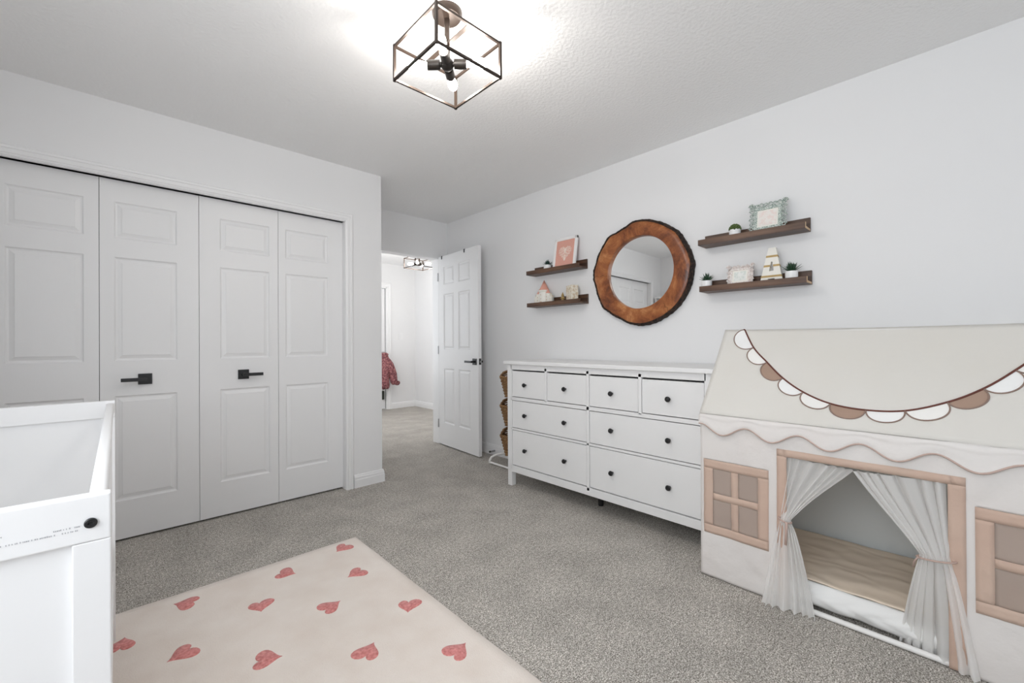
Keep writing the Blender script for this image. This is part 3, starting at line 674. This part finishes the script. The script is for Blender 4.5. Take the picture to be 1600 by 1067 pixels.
for lay in (1.0, .72, .44, .16):
    nn = max(3, int(22*lay))
    for k in range(nn):
        px, pz = hpt(2*PI*k/nn, .058*lay); r = .0075
        tube(bm, [(.0052, px+r*math.cos(q*PI/4), .135+pz+r*math.sin(q*PI/4)) for q in range(8)], .0016, 4, closed=True)
        tube(bm, [(.0052, px-.003, .135+pz), (.0052, px+.003, .135+pz+.001)], .0016, 4)
obj('lace_heart', leaned(bm, fy, fz, LN), 'lace', pr)
# ornate frames
def scroll(bm, y, z, r, sgn, x=0.004, turns=1.35, th=.0035):
    pts = []
    for k in range(15):
        a = k/14*turns*2*PI; rr = r*(1-.68*k/14); pts.append((x, y+sgn*rr*math.cos(a), z+rr*math.sin(a)))
    tube(bm, pts, [th*(1-.4*k/14) for k in range(15)], 5)
def ornate(label, y, z, wd, hg, bw, m, pm, dens, r, lean=10, proud=.010):
    t = thing('ornate_frame', label, 'picture frame', (2.68, y, z))
    bm = bmn(); iw = wd/2-bw; i0 = bw; i1 = hg-bw; rim = bw*.42
    for (a, b) in (((0, -iw-rim, i0-rim), (.014, iw+rim, i0)), ((0, -iw-rim, i1), (.014, iw+rim, i1+rim)), ((0, -iw-rim, i0), (.014, -iw, i1)), ((0, iw, i0), (.014, iw+rim, i1))): box(bm, a, b, .002)
    obj('inner_rim', leaned(bm, y, z, lean), m, t)
    bm = bmn()
    for s in (-1, 1):
        for k in range(dens):
            q = (k+.5)/dens
            yy = -wd/2+wd*q; zz = (hg if s > 0 else 0)-s*r*(.95+.25*math.sin(k*PI))
            scroll(bm, yy, zz if s > 0 else zz, r*(1.0+.3*(k % 2)), 1 if k % 2 else -1)
            scroll(bm, yy+r*.6, zz-s*r*1.1, r*.75, -1 if k % 2 else 1, th=.003)
        nv = max(3, int(dens*hg/wd))
        for k in range(nv):
            q = (k+.5)/nv; zz = hg*q; yy = s*(wd/2-r*.95)
            scroll(bm, yy, zz, r*(1.0+.3*(k % 2)), s if k % 2 else -s)
            scroll(bm, yy-s*r*1.1, zz+r*.6, r*.75, -s if k % 2 else s, th=.003)
        for zz in (r*1.1, hg-r*.8):
            scroll(bm, s*(wd/2-r*.9), zz, r*1.5, s, x=0, th=.0045)
    obj('scrollwork', leaned(bm, y, z, lean), m, t, smooth='all')
    bm = bmn(); box(bm, (.004, -iw, i0), (.012, iw, i1)); p = obj('mount', leaned(bm, y, z, lean), 'paper', t)
    bm = bmn(); box(bm, (.0025, -iw+.009, i0+.008), (.006, iw-.009, i1-.008)); obj('print', leaned(bm, y, z, lean), pm, p)
    bm = bmn(); box(bm, (.012, -iw-.008, i0-.008), (.016, iw+.008, i1+.008)); obj('backing', leaned(bm, y, z, lean), m, t)
    return t
ornate('mint green ornate scrollwork frame with a faint blush print on the upper right ledge', .748, ZU_R, .185, .180, .040, 'mint', 'blushprint', 8, .0105)
t = ornate('shabby white and pink ornate frame left of the letter A', .893, ZL_R, .142, .128, .029, 'shabby', 'greyprint', 6, .0075)
bm = bmn(); wd, hg = .138, .126
for a in (((.006, -wd/2, 0), (.014, wd/2, .027)), ((.006, -wd/2, hg-.027), (.014, wd/2, hg)), ((.006, -wd/2, 0), (.014, -wd/2+.027, hg)), ((.006, wd/2-.027, 0), (.014, wd/2, hg))): box(bm, *a, bev=.001, seg=1)
obj('outer_moulding', leaned(bm, .893, ZL_R, 10), 'shabby', t)

# letter A
t = thing('letter_sign', 'white block letter A with gold stripes between the pale frame and the aloe', 'letter', (2.69, .73, ZL_R))
LA = .205; yc, wb, wt = 0, .116, .036
def az(z): return wb/2+(wt/2-wb/2)*z/LA
bm = bmn()
def quad_prism(zs0, zs1, y0f, y1f, x0=0, x1=.024):
    prism(bm, [(x0, y0f(zs0), zs0), (x0, y1f(zs0), zs0), (x0, y1f(zs1), zs1), (x0, y0f(zs1), zs1)], (x1-x0, 0, 0))
inn = lambda z: max(.0, az(z)-.038)
quad_prism(0, .028, lambda z: -az(z), lambda z: -.017, )
quad_prism(0, .028, lambda z: .017, lambda z: az(z))
quad_prism(.028, .072, lambda z: -az(z), lambda z: az(z))
quad_prism(.072, .125, lambda z: -az(z), lambda z: -.0105*(1-(z-.072)/.062)-.0015)
quad_prism(.072, .125, lambda z: .0105*(1-(z-.072)/.062)+.0015, lambda z: az(z))
quad_prism(.125, LA, lambda z: -az(z), lambda z: az(z))
obj('letter', leaned(bm, .728, ZL_R, 7), 'castle', t)
for z in (.036, .096, .150):
    bm = bmn()
    if z == .096:
        quad_prism(z, z+.011, lambda q: -az(q)-.001, lambda q: -.0075, -.0012, .025); quad_prism(z, z+.011, lambda q: .0075, lambda q: az(q)+.001, -.0012, .025)
    else: quad_prism(z, z+.011, lambda q: -az(q)-.001, lambda q: az(q)+.001, -.0012, .025)
    obj('gold_stripe', leaned(bm, .728, ZL_R, 7), 'gold', t)

# castle money box
cyy, cz0, cxx = 2.455, ZL_L, 2.705
t = thing('castle_figurine', 'small white castle with coral pink cone roofs on the lower left ledge', 'figurine', (cxx, cyy, cz0))
bm = bmn(); box(bm, (cxx-.028, cyy-.088, cz0), (cxx+.028, cyy+.088, cz0+.070), .004)
for k in range(-4, 5): box(bm, (cxx-.030, cyy+k*.0195-.006, cz0+.066), (cxx+.028, cyy+k*.0195+.006, cz0+.080), .001, 1)
obj('wall', bm, 'castle', t)
for (yy, r, h, rh) in ((0, .044, .125, .090), (.052, .020, .095, .045), (-.052, .020, .095, .045), (.086, .017, .062, .036), (-.086, .017, .062, .036)):
    bm = bmn(); lathe(bm, [(r, 0), (r, h*.86), (r*1.12, h*.9), (r*1.12, h), (0, h)], (cxx-(.008 if r < .04 else 0), cyy+yy, cz0), n=20); tw = obj('tower', bm, 'castle', t, smooth=True)
    bm = bmn(); lathe(bm, [(r*1.02, h), (r*.55, h+rh*.45), (0, h+rh)], (cxx-(.008 if r < .04 else 0), cyy+yy, cz0), n=20); obj('cone_roof', bm, 'castleroof' if r > .018 else 'marbled', tw, smooth=True)
    for q in (.35, .62):
        bm = bmn(); box(bm, (cxx-r*1.02-(.010 if r < .04 else 0), cyy+yy-.0035, cz0+h*q), (cxx-r*.9, cyy+yy+.0035, cz0+h*q+.014), .001, 1); obj('window', bm, 'beige', tw)
bm = bmn(); box(bm, (cxx-.0465, cyy-.011, cz0), (cxx-.040, cyy+.011, cz0+.030), .003); obj('gate', bm, 'beige', t)
# block and bunny
t = thing('decorative_block', 'cream gold-flecked upright block on the lower left ledge', 'ornament', (2.70, 2.14, ZL_L), R(0))
bm = bmn(); box(bm, (2.672, 2.103, ZL_L), (2.732, 2.199, ZL_L+.136), .003); bm.transform(Matrix.Translation((2.70, 2.15, 0)) @ Matrix.Rotation(R(-24), 4, 'Z') @ Matrix.Translation((-2.70, -2.15, 0))); obj('body', bm, 'marbled', t)
t = thing('tree_figurine', 'tiny gold tree beside the cream block on the lower left ledge', 'figurine', (2.69, 2.235, ZL_L))
bm = bmn()
for z0, r in ((.012, .026), (.036, .020), (.058, .014)): lathe(bm, [(r, z0), (r*.45, z0+.018), (0, z0+.034)], (2.690, 2.238, ZL_L), n=8)
obj('tiers', bm, 'gold', t); bm = bmn(); lathe(bm, [(.008, 0), (.005, .004), (.005, .016)], (2.690, 2.238, ZL_L), n=8); obj('trunk', bm, 'gold', t)

# ------------------------------------------------------------------ rug
t = thing('rug', 'cream rug scattered with dusty pink hearts in the middle of the carpet', 'rug', (.2, 1.2, 0))
RX0, RX1, RY0, RY1 = -.60, 1.018, -.05, 2.378
def rz(x, y): return .0105+.0012*noise.noise(Vector((x*6, y*6, 0)))
bm = bmn()
us = [RX0]+lin(RX0+.006, RX1-.006, 40)+[RX1]; vs = [RY0]+lin(RY0+.006, RY1-.006, 60)+[RY1]
def rf(u, v):
    e = min(u-RX0, RX1-u, v-RY0, RY1-v); w_ = .0025*noise.noise(Vector((u*5, v*5, 3)))
    return (u+w_, v+w_, rz(u, v) if e > .004 else .001)
grid(bm, rf, us, vs); obj('pile', bm, 'rug', t, smooth='all')
hearts = [(.906, 2.293, -150), (.609, 2.222, -43), (.854, 1.998, -165), (.235, 2.268, 150), (.455, 2.025, -97), (.668, 1.813, 17), (.904, 1.595, -122), (.030, 2.115, 78), (.185, 1.909, -157), (.395, 1.664, -22), (.667, 1.457, 41), (.899, 1.239, 17)]
rnd = random.Random(8)
for (x, y) in [(.12, 1.45), (.40, 1.30), (.66, 1.05), (.88, .84), (.10, 1.05), (.38, .88), (.62, .66), (.13, .62), (.86, .42), (.40, .42), (.15, .22), (.62, .22), (-.25, 2.1), (-.3, 1.7), (-.25, 1.3), (-.3, .9), (-.25, .5)]: hearts.append((x, y, rnd.uniform(-180, 180)))
for (x, y, a) in hearts:
    s = .051; rr = R(a); bm = bmn(); vs_ = []
    out = []
    for k in range(32):
        p = 2*PI*k/32; hx_, hy_ = hpt(p, s); out.append((-(hy_+.004)*.98, hx_*(1.14 if hx_ > 0 else .84)))       # tip along +local x
    def tw(lx_, ly_): X_, Y_ = x+lx_*math.cos(rr)-ly_*math.sin(rr), y+lx_*math.sin(rr)+ly_*math.cos(rr); return X_, Y_
    cv = bm.verts.new((*tw(.004, 0), rz(x, y)+.0022)); ring1 = []; ring0 = []
    for (a_, b_) in out:
        X_, Y_ = tw(a_, b_); ring0.append(bm.verts.new((X_, Y_, rz(X_, Y_)-.0012))); X2, Y2 = tw(a_*.93+.0003, b_*.93); ring1.append(bm.verts.new((X2, Y2, rz(X2, Y2)+.0020)))
    for k in range(32):
        bm.faces.new((ring0[k], ring0[(k+1) % 32], ring1[(k+1) % 32], ring1[k])); bm.faces.new((ring1[k], ring1[(k+1) % 32], cv))
    obj('heart', bm, 'heart', t, smooth='all')

# ------------------------------------------------------------------ crib
cX0, cX1, cY0, cY1, cZ = -.735, .001, .818, 2.185, .900
t = thing('crib', "white wooden child's crib with solid end panels at the left edge", 'crib', (-.37, 1.5, .012))
Zf = .012
for (ya_, yb_, inner) in ((cY0, cY0+.022, 1), (cY1-.022, cY1, -1)):
    bm = bmn(); box(bm, (cX0, ya_, .838), (cX1, yb_, cZ), .002); tr_ = obj('top_rail', bm, 'crib', t, smooth=False)
    if inner == 1:
        bm = bmn(); lathe(bm, [(0, 0), (.0068, 0), (.0068, .0022), (.0056, .0032), (.0028, .0032), (.0022, .0018), (0, .0018)], (-.0190, cY0, .8635), (0, -1, 0), 20); part_label(obj('bolt_cap', bm, 'black', tr_, smooth=True), 'round black bolt cap')
        # small faded lines of safety print (too faint to read)
        bm = bmn(); rnd = random.Random(5)
        for z, xa, xb in ((.8615, -.0540, -.0300), (.8565, -.105, -.0300), (.868, -.112, -.0965)):
            x = xa
            while x < xb:
                wl = rnd.uniform(.0006, .0013)
                if rnd.random() < .8: box(bm, (x, cY0-.0003, z-.0007), (x+wl, cY0+.0005, z+rnd.uniform(.0007, .0013)))
                x += wl+rnd.choice((.0005, .0005, .0006, .0018))
        part_label(obj('faded_print', bm, 'ink', tr_), 'faint grey unreadable lettering')
    for (xa, xb) in ((cX1-.038, cX1), (cX0, cX0+.038)):
        bm = bmn(); box(bm, (xa, ya_, Zf), (xb, yb_, .8375), .0015); obj('post', bm, 'crib', t)
    bm = bmn(); box(bm, (cX0+.036, ya_+.009, .16), (cX1-.036, yb_-.006, .8385)); obj('end_panel', bm, 'crib', t)
    bm = bmn(); box(bm, (cX0+.037, ya_+.002, .12), (cX1-.037, yb_-.002, .20), .002); obj('bottom_rail', bm, 'crib', t)
for (xa, xb) in ((cX1-.024, cX1-.004), (cX0+.004, cX0+.024)):
    bm = bmn(); box(bm, (xa, cY0+.022, .862), (xb, cY1-.022, .892), .006, 3); obj('side_rail', bm, 'crib', t, smooth=True)
    bm = bmn(); box(bm, (xa, cY0+.022, .22), (xb, cY1-.022, .27), .004); obj('side_rail', bm, 'crib', t)
    for k in range(17):
        y = cY0+.022+(cY1-cY0-.044)*(k+1)/18
        bm = bmn(); box(bm, (xa+.004, y-.011, .27), (xb-.004, y+.011, .862), .002, 1); obj('slat', bm, 'crib', t)
bm = bmn(); box(bm, (cX0+.03, cY0+.03, .28), (cX1-.03, cY1-.03, .40), .02, 3); obj('mattress', bm, 'whitecloth', t, smooth=True)

rc = R(-.58); piv = Vector((cX1, cY0, 0)); o0 = Vector((-.37, 1.5, .012))
t.rotation_euler = (0, 0, rc); t.location = Matrix.Rotation(rc, 3, 'Z') @ (o0-piv) + piv
# ------------------------------------------------------------------ playhouse tent
TX = 2.053; TXB = 2.70; TY0, TY1 = -.338, .862; ZE = .766; RXM = 2.38; ZR = 1.168; YM = .268
def wr(y, z, k=1.0):
    d = .0055*noise.noise(Vector((y*9, z*7, 1.7)))+.0030*noise.noise(Vector((y*26+z*9, z*17-y*6, 4.1)))
    return d*k
def fp(y, z, off=0.0): return Vector((TX-off+wr(y, z)*min(1, z*8+.3), y, z))
t = thing('play_tent', "cream fabric children's playhouse tent with scalloped roof, pink window trims and tied curtains", 'tent', (2.38, .265, 0))
win1 = (.575, .845, .207, .552); win2 = (-.315, -.028, .218, .562); dr = (.030, .512, 0, .628)
GY = sorted(set(lin(TY0, TY1, 100)+list(win1[:2])+list(win2[:2])+list(dr[:2]))); GZ = sorted(set(lin(0.004, ZE, 66)+list(win1[2:])+list(win2[2:])+[dr[3]]))
def clean(g): 
    o = [g[0]]
    for q in g[1:]:
        if q-o[-1] > 1e-4: o.append(q)
    return o
def inop(y, z): return any(w_[0] < y < w_[1] and w_[2] < z < w_[3] for w_ in (win1, win2, dr))
bm = bmn(); grid(bm, lambda u, v: fp(u, v), clean(GY), clean(GZ), inop); part_label(obj('front_wall', bm, 'canvas', t, smooth='all', thick=.0016), 'cream canvas front wall')
for yy, nm in ((TY1, 'side_wall'), (TY0, 'side_wall')):
    bm = bmn()
    def sp(u, v):
        top = ZE+(ZR-ZE)*(1-abs(u-RXM)/(TXB-RXM if u > RXM else RXM-TX)); return (u, yy+.004*noise.noise(Vector((u*8, v*6, yy))), .004+(top-.006)*v)
    grid(bm, sp, lin(TX, RXM, 12)+lin(RXM+.02, TXB, 11), lin(0, 1, 24)); obj(nm, bm, 'canvas', t, smooth='all', thick=.0016)
bm = bmn(); grid(bm, lambda u, v: (TXB+.003*noise.noise(Vector((u*5, v*5, 0))), u, v), lin(TY0, TY1, 20), lin(.004, ZE, 12)); part_label(obj('back_wall', bm, 'greycloth', t, smooth='all', thick=.0016), 'plain grey lining at the rear')
# roof
SL = math.hypot(RXM-TX, ZR-ZE); nrm = Vector((-(ZR-ZE), 0, RXM-TX)).normalized()
def roof(y, s, off=0.0):
    q = s/SL; sag = .006*math.sin(PI*q)*(1) + .003*noise.noise(Vector((y*3, s*4, 9)))
    ed = .006*math.sin(PI*min(1, max(0, (y-TY0)/(TY1-TY0))))
    return Vector((TX-.004+(RXM-TX+.004)*q, y, ZE+(ZR-ZE)*q)) + nrm*(off-sag*.6) - Vector((0, 0, ed*q*q))
bm = bmn(); grid(bm, lambda u, v: roof(u, v), lin(TY0-.004, TY1+.002, 60), lin(0, SL, 24)); part_label(obj('roof', bm, 'roofcloth', t, smooth='all', thick=.002), 'ivory front roof slope')
bm = bmn(); grid(bm, lambda u, v: (RXM+(TXB-RXM)*v, u, ZR-(ZR-ZE)*v-.006*math.sin(PI*(u-TY0)/(TY1-TY0))*(1-v)), lin(TY0-.004, TY1+.002, 20), lin(0, 1, 12)); obj('roof', bm, 'roofcloth', t, smooth='all', thick=.002)
# scalloped valance
def vz(y): return .700+.0215*-math.cos(2*PI*(y-.758)/.198)
def vp(y, q):                                    # q 0 at eave .. 1 at hem
    z = ZE-.002+(vz(y)-ZE)*q; fl = .010*math.sin(PI*q*.6)+.004*q*math.cos(2*PI*(y-.758)/.198)
    ridge = .004*math.exp(-((q-.18)/.1)**2)
    return Vector((TX-.006-fl-ridge+.004*noise.noise(Vector((y*6, q*2, 2)))*q, y, z))
ys = lin(TY0-.004, TY1+.002, 150)
bm = bmn(); grid(bm, vp, ys, lin(0, 1, 14)); va = obj('valance', bm, 'canvas', t, smooth='all', thick=.0018)
bm = bmn(); tube(bm, [vp(y, 1.0) for y in ys], .0034, 7); part_label(obj('piping', bm, 'piping3', va, smooth='all'), 'blush piping along the wavy hem')
# bunting applique on the roof
arc = [(.773, .528), (.705, .402), (.631, .314), (.553, .228), (.467, .160), (.367, .112), (.255, .095), (.145, .106), (.037, .157), (-.050, .224), (-.125, .308), (-.195, .402), (-.262, .528)]
SC = SL/.519
def arcp(u):
    n = len(arc)-1; i = max(0, min(n-1, int(u))); f_ = u-i
    P = [Vector((*arc[max(0, min(n, i+k))], 0)) for k in (-1, 0, 1, 2)]
    q = .5*((2*P[1])+(P[2]-P[0])*f_+(2*P[0]-5*P[1]+4*P[2]-P[3])*f_**2+(3*P[1]-P[0]-3*P[2]+P[3])*f_**3)
    return q.x, min(q.y*SC, SL-.001)
bm = bmn(); tube(bm, [roof(*arcp(12*k/120), .0022) for k in range(121)], .0036, 7); part_label(obj('garland_cord', bm, 'piping', t, smooth='all'), 'russet garland cord curving across the roof')
cols_ = ['whitecloth', 'creamcloth', 'tan', 'whitecloth', 'creamcloth', 'tan', 'whitecloth', 'creamcloth', 'tan', 'whitecloth', 'creamcloth', 'tan']
labs = {'whitecloth': 'white half-round bunting flag', 'creamcloth': 'cream half-round bunting flag', 'tan': 'tan half-round bunting flag'}
for i in range(12):
    A_ = Vector(arcp(i+.02)); B_ = Vector(arcp(i+.98)); d = (B_-A_); n_ = Vector((d.y, -d.x))
    if n_.y > 0: n_ = -n_
    if i == 0: n_ = Vector((.9, -.35))*d.length if False else n_
    L_ = d.length; n_.normalize(); dep = L_*.50
    outp = []
    for k in range(21):
        a = PI*k/20; ca = -math.cos(a); sa = math.sin(a)**.8
        outp.append(A_+d*(.5+.52*ca)+n_*dep*sa)
    top = [Vector(arcp(i+.98-.96*k/8)) for k in range(9)]
    bm = bmn(); cen = (A_+B_)/2+n_*dep*.4; lv = []
    ring = outp+top[1:-1]
    cl = lambda p: (p[0], min(max(p[1], .004), SL-.001))
    c0 = bm.verts.new(roof(*cl(cen), .0016)); rv = [bm.verts.new(roof(*cl(p), .0014)) for p in ring]; rm = [bm.verts.new(roof(*cl(cen+(p-cen)*.5), .0016)) for p in ring]
    for k in range(len(rv)):
        kk = (k+1) % len(rv); bm.faces.new((rv[k], rv[kk], rm[kk], rm[k])); bm.faces.new((rm[k], rm[kk], c0))
    fl = part_label(obj('bunting_flag', bm, cols_[i], t, smooth='all'), labs[cols_[i]])
    bm = bmn(); tube(bm, [roof(*cl(p), .0022) for p in outp], .0026, 6); obj('flag_piping', bm, 'piping2', fl, smooth='all')
# pink bands around openings
def band(y0, y1, z0, z1, nm, parent, off=.0024, m='pinkband'):
    bm = bmn(); nu = max(2, int(abs(y1-y0)/.012)); nv = max(2, int(abs(z1-z0)/.012))
    vert = abs(z1-z0) > abs(y1-y0)
    def q(u, v):
        p = fp(u, v, off); s = v if vert else u; p.x += .0014*noise.noise(Vector((s*60, (u if vert else v)*12, 5))); return p
    grid(bm, q, lin(y0, y1, nu), lin(z0, z1, nv)); return obj(nm, bm, m, parent, smooth='all', thick=.001)
def window(w_, lab):
    y0, y1, z0, z1 = w_; b = .040; mw = .030
    f_ = bpy.data.objects.new('window', None); COL.objects.link(f_); f_.parent = t; ROOTM[f_.name] = ROOTM[t.name]; f_['label'] = lab
    band(y0-.002, y1+.002, z1-b, z1, 'trim_band', f_); band(y0-.002, y1+.002, z0, z0+b, 'trim_band', f_); band(y0-.002, y0+b, z0+b, z1-b, 'trim_band', f_); band(y1-b, y1+.002, z0+b, z1-b, 'trim_band', f_)
    ym = (y0+y1)/2; zm = (z0+z1)/2+.004
    band(ym-mw/2, ym+mw/2, z0+b, z1-b, 'muntin', f_, .0014); band(y0+b, y1-b, zm-mw/2, zm+mw/2, 'muntin', f_, .0020)
    for a, b_ in ((y0+b, ym-mw/2), (ym+mw/2, y1-b)):
        for c_, d in ((z0+b, zm-mw/2), (zm+mw/2, z1-b)):
            band(a-.003, b_+.003, c_-.003, d+.003, 'pane', f_, -.001, 'tulle')
window(win1, 'left pink-trimmed mesh window with four panes'); window(win2, 'right pink-trimmed mesh window with four panes')
band(dr[0]-.002, dr[1]+.002, .622, .652, 'door_band', t, .0026); band(dr[1]-.006, dr[1]+.030, 0.004, .6225, 'door_band', t, .0026); band(dr[0]-.036, dr[0]+.006, .004, .6225, 'door_band', t, .0026); band(dr[0]-.036, dr[0]-.0021, .6226, .652, 'door_band', t, .0026); band(dr[1]+.0021, dr[1]+.030, .6226, .652, 'door_band', t, .0026)
# poles
for pts in ([(TX+.012, TY0+.012, .012), (TX+.012, TY1-.012, .012)], [(TX+.012, TY1-.012, .012), (TX+.012, TY1-.012, ZE-.01), (RXM, TY1-.012, ZR-.018), (TXB-.012, TY1-.012, ZE-.01), (TXB-.012, TY1-.012, .012)],
            [(TX+.012, TY0+.012, .012), (TX+.012, TY0+.012, ZE-.01), (RXM, TY0+.012, ZR-.018), (TXB-.012, TY0+.012, ZE-.01), (TXB-.012, TY0+.012, .012)], [(TX+.012, TY0+.012, ZE-.014), (TX+.012, TY1-.012, ZE-.014)],
            [(RXM, TY0+.012, ZR-.02), (RXM, TY1-.012, ZR-.02)], [(TXB-.012, TY0+.012, .012), (TXB-.012, TY1-.012, .012)]):
    bm = bmn(); tube(bm, pts, .0105, 10); obj('frame_pole', bm, 'pvc', t, smooth=True)
# curtains
def sm(a): a = max(0, min(1, a)); return a*a*(3-2*a)
def curtain(side):
    # side +1: left curtain (outer edge at high y); rows from rail (0) over the tie (.42) to the hem (1)
    def pt(s, v):
        # s 0 = outer edge, 1 = inner edge
        if side > 0: top = (.508, .286); tie = (.530, .492); bot = (.583, .404); zt0, zt1 = .622, .612; ztie = .362; bx = (1.992, 2.030)
        else: top = (.036, .288); tie = (.030, .104); bot = (-.040, .165); zt0, zt1 = .624, .612; ztie = .362; bx = (2.035, 2.122)
        k = .42
        if v <= k:
            q = v/k; e = q**.62 if s > .5 else q; w_ = sm(q)*.15+q*.85
            w_s = w_ + ((.05 if side > 0 else .0)*math.sin(PI*q))*s
            w_s = min(1, w_s)
            y = (top[0]+(top[1]-top[0])*s)*(1-w_s)+(tie[0]+(tie[1]-tie[0])*s)*w_s
            z = (zt0+(zt1-zt0)*s)*(1-q)+ztie*q - .02*math.sin(PI*q)*s*0
            x = TX+.006-.012*q; amp = .005*(1-q)+.004
        else:
            q = (v-k)/(1-k); e = q**.8
            y = (tie[0]+(tie[1]-tie[0])*s)*(1-e)+(bot[0]+(bot[1]-bot[0])*s)*e; z = ztie*(1-q)+.006*q
            bxs = (bx[0]+(bx[1]-bx[0])*s); x = (TX-.006)*(1-q**1.6)+bxs*q**1.6; amp = .004+.010*q
        ph = 2*PI*(s*6.5+.4*math.sin(s*7)); fold = math.sin(ph)+.35*math.sin(ph*1.9+1)
        pin = math.exp(-((v-k)/.05)**2)
        x += fold*amp*(1-.5*pin) - .012*pin*math.sin(PI*s)
        if v > .95: x -= (v-.95)*.25*(.5+.5*noise.noise(Vector((s*9, 0, side))))
        y += .004*math.cos(ph)*(1-pin)
        return Vector((x, y, max(z, .004)))
    bm = bmn(); grid(bm, pt, lin(0, 1, 130), lin(0, 1, 70))
    c_ = part_label(obj('curtain', bm, 'sheer', t, smooth='all'), 'sheer white curtain tied to the left of the doorway' if side > 0 else 'sheer white curtain tied to the right of the doorway')
    yt = (.527, .495) if side > 0 else (.024, .106)
    bm = bmn(); pts = []
    for k in range(24):
        a = 2*PI*k/24; pts.append((TX-.012+.022*math.cos(a), (yt[0]+yt[1])/2+(abs(yt[0]-yt[1])/2+.006)*math.sin(a), .362+.006*math.sin(a)*side))
    tube(bm, pts, .0045, 6, closed=True, flat=.6)
    tie_ = obj('tie_ribbon', bm, 'ribbon', c_, smooth='all')
    bm = bmn()
    if side > 0: tube(bm, [(TX-.036, .499, .362), (TX-.038, .500, .33), (TX-.040, .502, .270)], .0050, 6, flat=.4)
    else: tube(bm, [(TX-.030, .108, .360), (TX-.02, .118, .34), (TX-.012, .122, .315)], .004, 6, flat=.5)
    obj('ribbon_tail', bm, 'ribbon', tie_ if False else c_, smooth='all')
curtain(1); curtain(-1)

# mattress inside the tent, top-level: it lies in it
t = thing('floor_mattress', 'beige quilted mattress lying inside the play tent', 'mattress', (2.38, .26, .01))
MX0, MX1, MY0, MY1 = 2.088, 2.672, -.30, .83
bm = bmn(); box(bm, (MX0+.012, MY0, .024), (MX1, MY1, .100), .018, 3); obj('core', bm, 'whitecloth', t, smooth=True)
bm = bmn()
def mtop(u, v):
    e = min(u-MX0, MX1-u, v-MY0, MY1-v); z = .112-.012*math.exp(-max(e, 0)/.012)+.0022*math.sin(u*60+1.6*math.sin(v*24))*.6+.003*noise.noise(Vector((u*10, v*10, 0)))
    return (u, v, z)
grid(bm, mtop, lin(MX0+.030, MX1, 50), lin(MY0, MY1, 80)); obj('quilted_top', bm, 'quilt', t, smooth='all', thick=.004)
bm = bmn()
def mfront(u, v):   # puffy white front edge
    q = v; z = .112-.092*q; x = MX0+.030-.034*math.sin(PI*(.08+q*.80))-.004*math.sin(u*60+math.sin(q*9)*2)*math.sin(PI*q)+.006*noise.noise(Vector((u*16, q*2, 0)))
    z += .006*noise.noise(Vector((u*9, 0, 7)))*q
    return (x, u, z)
grid(bm, mfront, lin(MY0, MY1, 110), lin(0, 1, 12)); obj('front_edge', bm, 'whitecloth', t, smooth='all', thick=.003)

# tall white cabinet seen only in the mirror
t = thing('bookcase', 'white cabinet at the left wall, glimpsed in the round mirror', 'cabinet', (-.66, 3.07, 0))
bm = bmn()
box(bm, (XL+.005, 2.97, .05), (-.545, 2.99, 1.80)); box(bm, (XL+.005, 3.145, .05), (-.545, 3.165, 1.80)); box(bm, (XL+.005, 2.965, 1.80), (-.54, 3.17, 1.82)); box(bm, (XL+.005, 2.99, .05), (XL+.012, 3.145, 1.80))
for z in (.05, .46, .88, 1.31): box(bm, (XL+.005, 2.99, z), (-.55, 3.145, z+.018))
obj('case', bm, 'laq', t)
bm = bmn(); box(bm, (XL+.02, 2.98, 0), (-.56, 3.155, .05)); obj('plinth', bm, 'laq', t)
